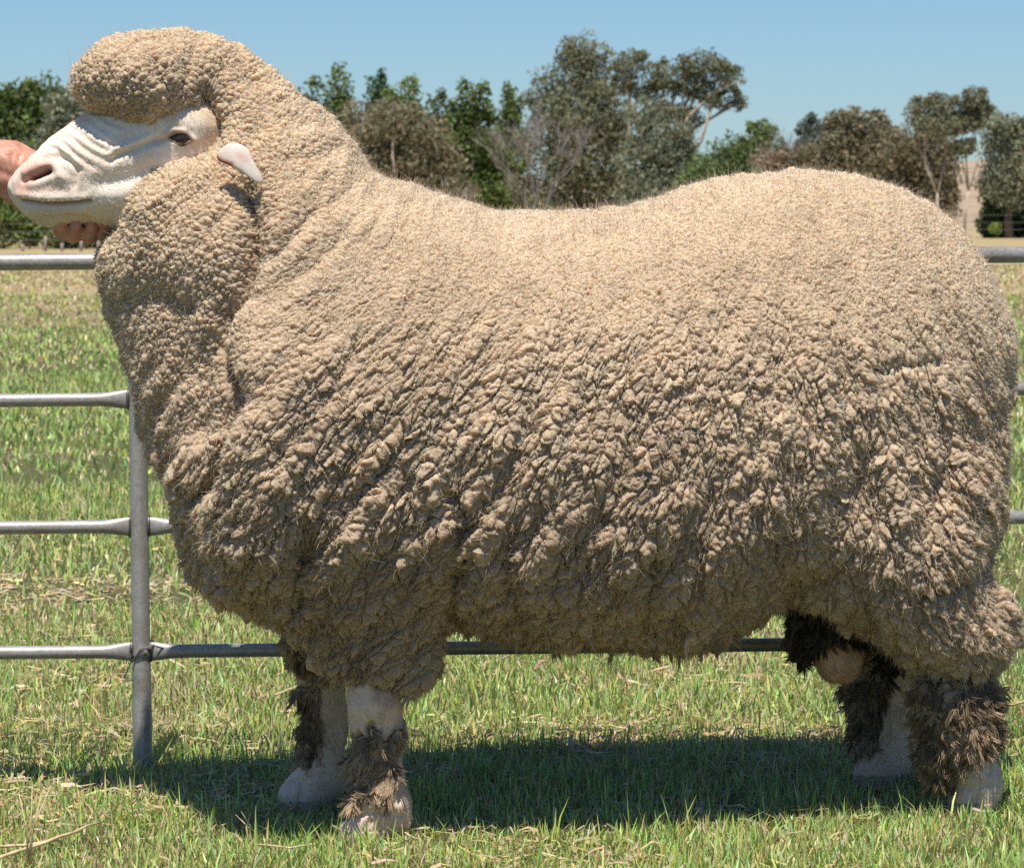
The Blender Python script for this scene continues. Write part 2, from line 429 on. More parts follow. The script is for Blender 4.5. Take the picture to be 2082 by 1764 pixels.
# ================================================================== TREES
def leaves(pts, size, cols, droop=0.3, asp=0.5):
    """bent four-sided leaf sprays, two triangles each"""
    n = len(pts)
    d = rng.normal(size=(n, 3)); d[:, 2] -= droop; d /= np.linalg.norm(d, axis=1, keepdims=True)
    s = np.cross(d, rng.normal(size=(n, 3))); s /= np.linalg.norm(s, axis=1, keepdims=True)
    L = (size * rng.uniform(0.6, 1.4, n))[:, None]
    V = np.stack([pts - d * L * .5, pts + s * L * asp * .5, pts + d * L * .5, pts - s * L * asp * .5], 1).reshape(-1, 3)
    F = np.arange(4 * n).reshape(-1, 4)
    return V, F, np.repeat(cols, 4, 0)
def crown_points(blobs, n, gap=0.5, seed=0):
    """points filling a set of ellipsoids (c, r), denser to the skin, with gaps"""
    vol = np.array([r[0] * r[1] + r[0] * r[2] for _, r in blobs]); cnt = np.maximum((vol / vol.sum() * n).astype(int), 20)
    out = []; tone = []
    for k, ((c, r), m) in enumerate(zip(blobs, cnt)):
        v = rng.normal(size=(m, 3)); v /= np.linalg.norm(v, axis=1, keepdims=True)
        rad = rng.random(m) ** 0.42 * (0.55 + 0.50 * vnoise(v + k * 3.1 + seed, 2.2, seed) + .40 * vnoise(v + k * 1.7 + seed, 5.5, seed + 1)) * 1.12
        p = np.array(c) + v * rad[:, None] * np.array(r); out.append(p)
        tone.append(np.full(m, rng.uniform(-0.12, 0.12)))
    p = np.concatenate(out); tone = np.concatenate(tone); s = 1.9 / np.mean([min(r) for _, r in blobs])
    q = vnoise(p, s, 11 + seed) + 0.5 * vnoise(p, s * 2.3, 12 + seed)
    keep = q / 1.5 > gap - rng.random(len(p)) * 0.12
    return p[keep], tone[keep] + (q[keep] / 1.5 - 0.5) * 0.5
def tree(name, label, dist, base, blobs, col, leaf=0.3, n=4000, bark_m='dark_bark', trunk=0.25, limbs=True, gap=0.42, cat='tree', group='trees along the far edge of the paddock', lean=0, depth=0.8, droop=0.3, asp=0.5, hue=0.12):
    """base (px,py); blobs (px,py,rx,ry) in picture units at this distance"""
    y = dist + CAM_Y; u = dist / FPX
    b = at(base[0], base[1], y); b.z = 0.0
    root = empty(name, b, label, cat, group)
    B = []
    for q in blobs:
        c = at(q[0], q[1], y) - b
        B.append(((c.x, rng.uniform(-.4, .4) * q[2] * u, c.z), (q[2] * u, q[2] * u * depth, q[3] * u)))
    core = list(B)
    for (c, r) in core:                                            # ragged outlying sprays
        for _ in range(3):
            a = rng.random() * 6.283; k = rng.uniform(.75, 1.05); q = rng.uniform(.28, .5)
            B.append(((c[0] + math.cos(a) * r[0] * k, c[1] + rng.normal() * .3 * r[1], c[2] + math.sin(a) * r[2] * k), tuple(v * q for v in r)))
    if limbs:
        mb = MB(); H = max(c[2] for c, r in B); fork = Vector((lean * u, 0, H * 0.32))
        path = [Vector((0, 0, -0.1)), fork * 0.5 + Vector((rng.uniform(-.1, .1), 0, 0)), fork]
        mb.add(*tube(path, [trunk * 1.25, trunk, trunk * 0.8], 7))
        for c, r in core:
            c = Vector(c); mid_ = fork.lerp(c, 0.5) + Vector(rng.normal(size=3) * 0.05 * H); tip = c + Vector((0, 0, r[2] * 0.55))
            mb.add(*tube([fork * 0.95, fork.lerp(mid_, .6), mid_, c, tip], [trunk * 0.6, trunk * 0.5, trunk * 0.38, trunk * 0.26, trunk * 0.07], 6))
            for _ in range(4):
                e = c + Vector(rng.normal(size=3) * np.array(r) * 0.55); mb.add(*tube([mid_.lerp(c, rng.uniform(.3, 1)), c.lerp(e, .5) + Vector((0, 0, -.05 * r[2])), e], [trunk * 0.22, trunk * 0.14, trunk * 0.05], 5))
        mb.build('trunk', M[bark_m], root)
    p, tone = crown_points(B, int(n * 1.5), gap - .05, seed=int(base[0]) % 97)
    base_c = np.array(col); k = (1 + tone * 1.1 + rng.normal(size=len(p)) * 0.22)[:, None]
    cc = 1.55 * base_c[None] * np.clip(k, .35, 2.0); cc[:, 0] *= 1 + hue * rng.normal(size=len(p)); cc = np.clip(cc, 0.01, 0.6)
    V, F, c4 = leaves(p, leaf, cc, droop, asp)
    me = mesh_np('crown', V, F, smooth=False); tint(me, c4)
    link('crown', me, M['leaf'], root)
    return root
PINE = (0.100, 0.132, 0.036); PINE2 = (0.125, 0.160, 0.045); EUC = (0.160, 0.158, 0.092); EUCG = (0.170, 0.178, 0.115); OLIVE = (0.190, 0.165, 0.098); DARKEUC = (0.125, 0.125, 0.062); BROWN = (0.22, 0.165, 0.11)
FULL = True
def col_blobs(cx, top, bot, w, n=5):
    out = []
    for i in range(n):
        f = (i + .5) / n; out.append((cx + random.uniform(-.15, .15) * w, top + (bot - top) * f, w * (0.5 + 0.85 * f ** 0.7) * random.uniform(.85, 1.15), (bot - top) / n * 0.85))
    return out
def build_trees():
    T = tree
    # left clump beyond the muzzle
    T('pine_tree', 'dark green pine with several pointed tops at left edge, behind the forearm', 112, (60, 500), [(15, 330, 85, 130), (88, 205, 38, 48), (45, 215, 35, 45), (120, 230, 35, 55), (0, 240, 45, 60), (80, 320, 70, 110), (-60, 300, 60, 110)], PINE, leaf=.22, n=9000, gap=.36)
    T('grey_green_shrub_tree', 'pale grey green bushy tree just above the ram\'s nose', 108, (150, 500), [(150, 250, 60, 62), (190, 300, 70, 80), (105, 300, 40, 50), (160, 390, 90, 90)], EUCG, leaf=.2, n=6000, gap=.36)
    T('green_bush', 'bright green bush low at left edge under the forearm', 104, (30, 500), [(10, 440, 60, 62), (60, 425, 55, 70), (110, 460, 50, 45), (-50, 440, 60, 70)], PINE2, leaf=.18, n=6000, gap=.36, limbs=False, cat='bush', group='bushes along the far edge of the paddock')
    T('green_bush', 'olive bush behind the handler\'s fingers beside small fence posts', 103, (190, 502), [(170, 450, 60, 50), (230, 440, 60, 60)], (0.12, 0.13, 0.05), leaf=.18, n=3500, gap=.38, limbs=False, cat='bush', group='bushes along the far edge of the paddock')
    # pines behind the neck and withers
    T('pine_tree', 'green pine rising just behind the ram\'s nape', 205, (690, 470), col_blobs(690, 165, 430, 52) + col_blobs(640, 190, 430, 45, 4), PINE, leaf=.36, n=6500, gap=.33)
    T('pine_tree', 'narrow dark green pine, second of those behind the neck', 208, (768, 470), col_blobs(766, 172, 430, 36, 5), (0.06, 0.10, 0.035), leaf=.34, n=4500, gap=.33)
    T('pine_tree', 'bright green pine with stepped top, third behind the neck', 204, (838, 470), col_blobs(828, 182, 430, 45, 5) + col_blobs(800, 215, 420, 30, 4), PINE2, leaf=.34, n=5500, gap=.33)
    T('pine_tree', 'short dull green pine between two taller ones above the withers', 206, (890, 470), col_blobs(890, 215, 440, 38, 4), (0.10, 0.12, 0.045), leaf=.34, n=3500, gap=.35)
    T('pine_tree', 'tall rounded green pine above the withers', 203, (970, 470), col_blobs(968, 183, 450, 52, 6) + col_blobs(930, 225, 450, 30, 4), PINE, leaf=.36, n=7000, gap=.33)
    T('pine_tree', 'small green pine tucked behind the bare dead tree', 206, (1035, 470), col_blobs(1035, 205, 450, 40, 5), PINE2, leaf=.34, n=4500, gap=.35)
    T('olive_gum_tree', 'broad brownish olive gum tree behind the ram\'s neck', 185, (810, 475), [(760, 280, 62, 62), (800, 245, 55, 42), (860, 290, 60, 60), (735, 330, 50, 60), (850, 350, 70, 60), (905, 345, 45, 50), (790, 340, 70, 70), (900, 395, 50, 35)], OLIVE, leaf=.26, n=12000, bark_m='pale_bark', gap=.36, trunk=.2)
    # big gums in the middle
    T('gum_tree', 'tallest grey green gum tree, above the dip of the back', 188, (1180, 475), [(1190, 110, 42, 38), (1165, 160, 52, 50), (1215, 165, 40, 50), (1110, 190, 38, 48), (1180, 235, 85, 60), (1235, 240, 55, 65), (1130, 280, 65, 75), (1215, 330, 90, 70), (1150, 390, 100, 55), (1260, 400, 60, 50)], EUC, leaf=.26, n=18000, bark_m='dark_bark', gap=.38, trunk=.3)
    T('gum_tree', 'gum tree with dark clumped crown and pale leaning trunks', 180, (1335, 475), [(1283, 128, 36, 24), (1270, 165, 30, 22), (1342, 150, 30, 26), (1432, 136, 46, 30), (1478, 162, 32, 24), (1418, 182, 40, 22), (1372, 178, 24, 20), (1502, 208, 20, 17), (1360, 228, 34, 18), (1402, 240, 30, 24), (1316, 195, 30, 20), (1450, 205, 30, 16), (1392, 142, 26, 22)], DARKEUC, leaf=.21, n=8000, bark_m='pale_bark', gap=.40, trunk=.26, lean=10)
    T('gum_tree', 'pale grey green gum at the foot of the dark crowned gum', 178, (1320, 475), [(1320, 240, 42, 40), (1345, 290, 55, 50), (1310, 340, 52, 60), (1370, 350, 60, 55), (1390, 300, 28, 70), (1330, 400, 70, 40)], EUCG, leaf=.24, n=9000, bark_m='pale_bark', gap=.4, trunk=.16)
    T('green_bush', 'green bush right of the pale leaning trunks', 176, (1440, 475), [(1440, 350, 50, 48), (1480, 330, 40, 60), (1420, 400, 60, 40), (1490, 390, 50, 45)], (0.10, 0.135, 0.045), leaf=.24, n=5000, gap=.4, limbs=False, cat='bush', group='bushes along the far edge of the paddock')
    # right of it: small things
    T('pine_tree', 'small bright green pine standing alone above the loin', 200, (1555, 475), col_blobs(1553, 258, 400, 45, 5), PINE2, leaf=.32, n=4500, gap=.35)
    T('scrub_bush', 'low brown scrub beside the small lone pine', 185, (1600, 475), [(1560, 340, 60, 30), (1610, 330, 45, 32), (1640, 360, 40, 40)], BROWN, leaf=.24, n=3500, gap=.4, limbs=False, cat='bush', group='bushes along the far edge of the paddock')
    T('gum_tree', 'small grey blue gum, leftmost of the trees above the rump', 196, (1650, 475), [(1648, 262, 24, 24), (1655, 300, 36, 30), (1685, 260, 16, 22), (1680, 300, 30, 40)], (0.11, 0.13, 0.095), leaf=.24, n=4000, gap=.38)
    T('gum_tree', 'broad olive gum tree above the highest point of the rump', 182, (1740, 475), [(1735, 245, 32, 26), (1715, 280, 42, 42), (1770, 275, 40, 36), (1790, 250, 22, 24), (1730, 330, 60, 50), (1810, 310, 50, 50), (1660, 330, 45, 34), (1790, 370, 70, 60)], OLIVE, leaf=.24, n=12000, gap=.36, bark_m='dark_bark')
    T('gum_tree', 'dull olive gum behind the rump with a reddish tinge', 178, (1870, 478), [(1840, 310, 55, 50), (1890, 330, 55, 60), (1915, 350, 36, 50), (1860, 390, 76, 60), (1900, 420, 48, 45)], (0.17, 0.145, 0.085), leaf=.24, n=10000, gap=.37)
    T('slender_gum_tree', 'slender gum with two high airy clumps, left of the tallest right one', 172, (1905, 478), [(1868, 225, 26, 26), (1915, 218, 30, 24), (1925, 250, 36, 26), (1880, 255, 24, 18)], EUC, leaf=.2, n=3600, gap=.40, bark_m='pale_bark', trunk=.075)
    T('slender_gum_tree', 'tall slender gum with clumps high up, near the right edge', 172, (1960, 478), [(1980, 205, 28, 24), (1995, 235, 32, 26), (1975, 250, 26, 20), (1960, 300, 24, 16)], EUC, leaf=.2, n=3600, gap=.40, bark_m='pale_bark', trunk=.075, lean=8)
    T('gum_tree', 'grey green gum with a bare trunk at the right edge', 165, (2052, 478), [(2040, 255, 40, 24), (2075, 275, 40, 36), (2025, 290, 32, 36), (2060, 330, 60, 44), (2050, 380, 50, 40), (2110, 330, 50, 60)], EUCG, leaf=.22, n=8000, gap=.37, bark_m='dark_bark', trunk=.2)
    T('pine_tree', 'dark dense pine beside the bare earth track at right', 168, (2010, 478), col_blobs(2026, 345, 475, 30, 4) + col_blobs(2070, 380, 475, 36, 3), (0.05, 0.075, 0.025), leaf=.26, n=6500, gap=.3)
    T('green_bush', 'small round bright green bush under the dark pine at right', 160, (2022, 478), [(2022, 464, 13, 11)], (0.17, 0.22, 0.05), leaf=.13, n=600, gap=.3, limbs=False, cat='bush', group='bushes along the far edge of the paddock')
    T('scrub_bush', 'olive scrub between the lone pine and the dark crowned gum', 187, (1500, 475), [(1505, 370, 40, 40), (1540, 385, 50, 40), (1470, 380, 40, 40)], (.15, .15, .08), leaf=.24, n=3500, gap=.38, limbs=False, cat='bush', group='bushes along the far edge of the paddock')
    T('scrub_bush', 'grey olive scrub filling under the gums above the rump', 190, (1680, 475), [(1660, 380, 60, 50), (1740, 400, 60, 50), (1620, 400, 50, 50)], (.16, .15, .09), leaf=.24, n=4500, gap=.38, limbs=False, cat='bush', group='bushes along the far edge of the paddock')
    # the belt goes on outside the picture
    for k, px in enumerate((-170, -330, -520, 2190, 2330, 2500)):
        T('gum_tree', ('tree just beyond the left edge of the picture', 'second tree beyond the left edge', 'farthest tree beyond the left edge', 'tree just beyond the right edge of the picture', 'second tree beyond the right edge', 'farthest tree beyond the right edge')[k], 150 + 12 * (k % 3), (px, 480), [(px, 260 + 20 * (k % 2), 70, 60), (px + 50, 320, 70, 60), (px - 50, 340, 70, 70), (px, 410, 90, 60)], (EUC, PINE, OLIVE)[k % 3], leaf=.3, n=3500, gap=.38)
def bare_tree(label, dist, base, h, spread, stems, m, trunk, seed, twig=1.0, levels=4):
    r = random.Random(seed); y = dist + CAM_Y; u = dist / FPX
    b = at(base[0], base[1], y); b.z = 0
    root = empty('bare_tree', b, label, 'tree', 'trees along the far edge of the paddock')
    H = h * u
    for sx in stems:
        mb = MB()
        def grow(p, d, L, rad, lv):
            q1 = p + d * L * .5 + Vector((r.uniform(-.05, .05) * L, r.uniform(-.05, .05) * L, 0)); q2 = p + d * L
            mb.add(*tube([p, q1, q2], [rad, rad * .8, rad * .6], 5, cap=False))
            if lv <= 0: return
            for k in range(r.choice((2, 3, 3)) if lv > 1 else 3):
                dd = (d + Vector((r.uniform(-1, 1) * spread, r.uniform(-1, 1) * spread, r.uniform(0, .35)))).normalized()
                grow(p + d * L * r.uniform(.55, 1), dd, L * r.uniform(.55, .8), max(rad * .55, .012 * twig), lv - 1)
        d0 = Vector((sx, r.uniform(-.2, .2), 1)).normalized()
        grow(Vector((sx * .3, 0, -.1)), d0, H * .36, trunk * r.uniform(.7, 1), levels)
        mb.build('stem', M[m], root, smooth=False)
build_trees()
bare_tree('bare grey dead tree with fanning branches above the withers', 168, (1078, 478), 300, .55, (-.35, -.1, .12, .4), 'dead_wood', .075, 5, 1.0, 5)
bare_tree('thin dead sapling with crooked white stem left of the dead tree', 160, (945, 478), 190, .45, (.15, -.3), 'dead_wood', .05, 8, 1.0, 3)
bare_tree('thin bare sapling between the dark crowned gum and the lone pine', 172, (1518, 478), 250, .35, (.02,), 'dead_wood', .05, 12, 1.0, 4)
bare_tree('leafless twiggy tree behind the small lone pine', 190, (1580, 478), 270, .5, (.1, -.1), 'dead_wood', .04, 14, .7, 5)

# ================================================================== FAR FENCES
def far_post(px, py0, py1, dist, label):
    y = dist + CAM_Y; a = at(px, py0, y); b = at(px, py1, y); r = .055
    mb = MB(); mb.add(*tube([(0, 0, -.15), (0, 0, (a.z) * .5), (0.01, 0, a.z)], [r, r * .95, r * .85], 8))
    o = mb.build('fence_post', M['post_wood']); o.location = (b.x, y, 0)
    tag(o, label, 'post', 'wooden posts of the far paddock fence')
    return o
pl = [(46, 498), (92, 482), (126, 496), (165, 490), (200, 492)]
for k, (px, top) in enumerate(pl):
    far_post(px, top - 2, 508, 96, ['short dark fence post nearest the left edge', 'tallest pale fence post below the handler\'s fingers', 'short thin fence post right of the tallest pale one', 'fence post under the handler\'s fingers', 'fence post nearest the ram\'s throat'][k])
def far_wires(dist, xs, zs, label):
    root = empty('wire_fence', (0, dist + CAM_Y, 0), label, 'fence')
    for z in zs:
        mb = MB(); mb.add(*tube([(x, 0, z + 0.01 * math.sin(3 * x)) for x in np.linspace(*xs, 14)], .008, 4)); mb.build('wire', M['wire'], root)
far_wires(96, (-16, -9), (.35, .6, .85), 'thin wire strands of the paddock fence far left')
far_wires(150, (18, 34), (.5, .85, 1.2), 'thin wire strands in front of the trees at far right')

# ================================================================== PIPE FENCE
def build_fence():
    post_b = gnd(291, 1578); fy = post_b.y                          # about .34 behind the ram's mid-plane
    root = empty('pipe_fence', (post_b.x, fy, 0), 'grey galvanised steel pipe fence panel behind the ram', 'fence')
    o0 = Vector((post_b.x, fy, 0))
    top = at(276, 516, fy) - o0; bot = Vector((0, 0, -.05)); r = .0156
    def along(z): return bot.lerp(top, (z - bot.z) / (top.z - bot.z))
    mb = MB(); mb.add(*tube([along(z) for z in np.linspace(-.05, top.z, 12)], [r * (1.08 if z < .2 else 1.0) for z in np.linspace(-.05, top.z, 12)], 16)); mb.build('post', M['pipe'], root)
    slope = (0.06)                                                   # the fence runs slightly away to the right
    for k, (pl_, pr, rr) in enumerate(((533, 518, .0143), (815, 788, .0116), (1073, 1050, .0116), (1327, 1303, .0116))):
        for side in (-1, 1):
            if side < 0:
                e = at(-500, pl_ + 4, fy - .02) - o0
            else:
                e = at(2700, pr - 5, fy + .08) - o0
            z0 = (at(289, pl_ + (pr - pl_) * 289 / 2082, fy) - o0).z
            s = along(z0) + Vector((side * (.012), 0, 0)); path = []; rad = []; flat = []
            L = (e - s).length; d = (e - s).normalized()
            for q in (0, .006, .014, .024, .036, .05, .07, .1, .3, .6, .9, L):
                path.append(s + d * q); rad.append(rr)
                f = 1 - sstep(0.0, .055, q)
                flat.append((1 - .55 * f, 1 + .42 * f) if k else (1, 1))
            mb = MB(); mb.add(*tube(path, rad, 18, flat)); rail = mb.build('rail', M['pipe'], root)
            if k:                                                    # rough weld bead
                mb = MB(); n = 14
                ring = [s + Vector((side * .004, math.sin(a) * .008, math.cos(a) * .017)) for a in np.linspace(0, 2 * math.pi, n)]
                mb.add(*tube(ring, [.0022 * random.uniform(.6, 1.5) for _ in ring], 6)); mb.build('weld', M['wire'], rail)
    # wire tie wound round the lowest joint
    z0 = (at(289, 1330, fy) - o0).z; c = along(z0)
    mb = MB()
    loop = [c + Vector((math.cos(a) * .018 * (1.0 + .25 * math.cos(a)), math.sin(a) * .0185, .012 + .012 * math.cos(a - .6))) for a in np.linspace(0, 4 * math.pi, 40)]
    loop = [p + Vector((0, 0, -.006 * i / 40)) for i, p in enumerate(loop)]
    mb.add(*tube(loop, .0013, 6))
    mb.add(*tube([c + Vector((.042, -.004, .010)), c + Vector((.02, -.016, .018)), c + Vector((0, -.0175, .010)), c + Vector((-.016, -.015, -.012)), c + Vector((-.027, -.012, -.036)), c + Vector((-.022, -.012, -.043)), c + Vector((-.012, -.013, -.041))], .0013, 6))
    for k in range(7):
        a = k * 1.1; mb.add(*tube([c + Vector((-.017 + .002 * math.cos(a + q), -.013 + .002 * math.sin(a + q), .014 - .004 * k - .0013 * q)) for q in (0, 1, 2, 3)], .0011, 5))
    mb.build('wire_tie', M['wire'], root)
build_fence()

# ================================================================== THE RAM
def PX(pts, off=0.0, it=2): return chaikin([atm(p[0], p[1], off) for p in pts], it)
def LP(px, py, t):
    x, z = atm(px, py, t); return (x, t, z)
def to_world(V):
    V = V.copy(); V[:, 1] += MID0 + MIDS * V[:, 0]; return V

BODY = [(165, 195), (170, 160), (190, 128), (232, 100), (290, 74), (350, 62), (420, 68), (480, 84), (522, 112), (560, 150), (600, 185), (640, 212), (680, 245), (715, 285), (742, 325), (758, 352),
        (790, 368), (850, 385), (920, 405), (985, 428), (1050, 437), (1120, 437), (1200, 430), (1280, 422), (1340, 405), (1420, 375), (1500, 360), (1580, 353), (1650, 351), (1720, 357), (1800, 377), (1870, 405),
        (1922, 440), (1970, 488), (2005, 540), (2030, 596), (2047, 640), (2058, 690), (2052, 745), (2046, 800), (2036, 880), (2026, 950), (2020, 1020), (2005, 1085), (1975, 1150), (1900, 1195),
        (1800, 1205), (1700, 1205), (1620, 1208), (1580, 1210), (1558, 1230), (1525, 1262), (1480, 1284), (1400, 1298), (1300, 1302), (1200, 1295), (1100, 1287), (1000, 1275), (920, 1255), (800, 1252), (640, 1252), (580, 1255),
        (530, 1238), (472, 1216), (424, 1188), (394, 1142), (376, 1088), (367, 1020), (354, 965), (310, 912), (290, 850), (275, 790), (260, 735), (240, 680), (220, 620), (204, 560), (197, 520), (213, 490),
        (252, 462), (285, 405), (310, 345), (365, 312), (428, 294), (424, 256), (402, 214), (372, 212), (332, 240), (275, 250), (215, 216)]
THIGH = [(1640, 1000), (1700, 900), (1850, 850), (1990, 900), (2020, 1010), (2000, 1100), (1988, 1150), (2015, 1185), (2042, 1230), (2062, 1272), (2045, 1315), (2030, 1352), (1950, 1378), (1880, 1368), (1830, 1330), (1770, 1290), (1690, 1240), (1620, 1200)]
HOCK = [(1885, 1340), (2010, 1340), (2022, 1420), (2030, 1480), (2015, 1530), (1965, 1560), (1930, 1605), (1885, 1595), (1872, 1500), (1866, 1420)]
FORE = [(585, 1050), (605, 1220), (622, 1290), (650, 1335), (682, 1380), (720, 1402), (800, 1416), (852, 1412), (886, 1388), (897, 1340), (908, 1290), (925, 1230), (960, 1050), (780, 960)]
FORE_FAR = [(570, 1150), (580, 1280), (598, 1340), (618, 1385), (650, 1402), (700, 1385), (740, 1300), (760, 1150)]
FACE = [(230, 196), (200, 213), (150, 249), (110, 275), (76, 310), (55, 338), (38, 362), (24, 378), (28, 394), (45, 410), (54, 428), (78, 452), (108, 461), (144, 454), (190, 454), (243, 468), (330, 500), (470, 430), (490, 330), (470, 230), (400, 140), (300, 140)]
WOOL_SINK = 0.009

def curves_object(name, P, rad, col, npts, material, parent):
    """hair curves: P (S,K,3), rad (S,K), col (S,K,3)"""
    cu = bpy.data.hair_curves.new(name)
    n = P.shape[0]
    cu.add_curves([npts] * n)
    cu.position_data.foreach_set('vector', P.astype(np.float32).ravel())
    ra = cu.attributes.get('radius') or cu.attributes.new('radius', 'FLOAT', 'POINT')
    ra.data.foreach_set('value', rad.astype(np.float32).ravel())
    c4 = np.concatenate([col, np.ones(col.shape[:2] + (1,))], 2).astype(np.float32)
    a = cu.attributes.new('tint', 'FLOAT_COLOR', 'POINT'); a.data.foreach_set('color', c4.ravel())
    o = bpy.data.objects.new(name, cu); C.objects.link(o); cu.materials.append(material)
    if parent: o.parent = parent
    return o

def worley(P, seed):
    """cellular noise: nearest and second distance, offset from the nearest centre along axis 1, cell value"""
    tab = np.random.default_rng(seed).random((32, 32, 32, 4)).astype(np.float32)
    P = P.astype(np.float32); i = np.floor(P).astype(np.int32); n = len(P)
    f1 = np.full(n, 9., np.float32); f2 = f1.copy(); dl = np.zeros(n, np.float32); val = np.zeros(n, np.float32)
    for ox in (-1, 0, 1):
        for oy in (-1, 0, 1):
            for oz in (-1, 0, 1):
                c = i + np.array([ox, oy, oz], np.int32); j = tab[c[:, 0] & 31, c[:, 1] & 31, c[:, 2] & 31]
                d = P - (c + j[:, :3]); q = np.sqrt((d * d).sum(1)); m = q < f1
                f2 = np.where(m, f1, np.minimum(f2, q)); f1 = np.where(m, q, f1); dl = np.where(m, d[:, 1], dl); val = np.where(m, j[:, 3], val)
    return f1, f2, dl, val
def subdivide(V, F):
    e = np.concatenate([F[:, [0, 1]], F[:, [1, 2]], F[:, [2, 3]], F[:, [3, 0]]]); es = np.sort(e, 1); n = len(V); m = len(F)
    u, inv = np.unique(es[:, 0].astype(np.int64) * n + es[:, 1], return_inverse=True); inv = inv.reshape(-1)
    mp = (V[u // n] + V[u % n]) * .5; cc = V[F].mean(1); ne = len(u)
    a, b, c, d = (n + inv[k * m:(k + 1) * m] for k in range(4)); x = n + ne + np.arange(m)
    F2 = np.concatenate([np.stack([F[:, 0], a, x, d], 1), np.stack([F[:, 1], b, x, a], 1), np.stack([F[:, 2], c, x, b], 1), np.stack([F[:, 3], d, x, c], 1)])
    return np.concatenate([V, mp, cc]), F2
def compact(V, F, *more):
    u, inv = np.unique(F, return_inverse=True)
    return (V[u], inv.reshape(F.shape)) + tuple(q[u] for q in more)
def spread_mask(m, F, it):
    return relax(np.repeat(m[:, None].astype(float), 3, 1), F, it, .6)[:, 0]

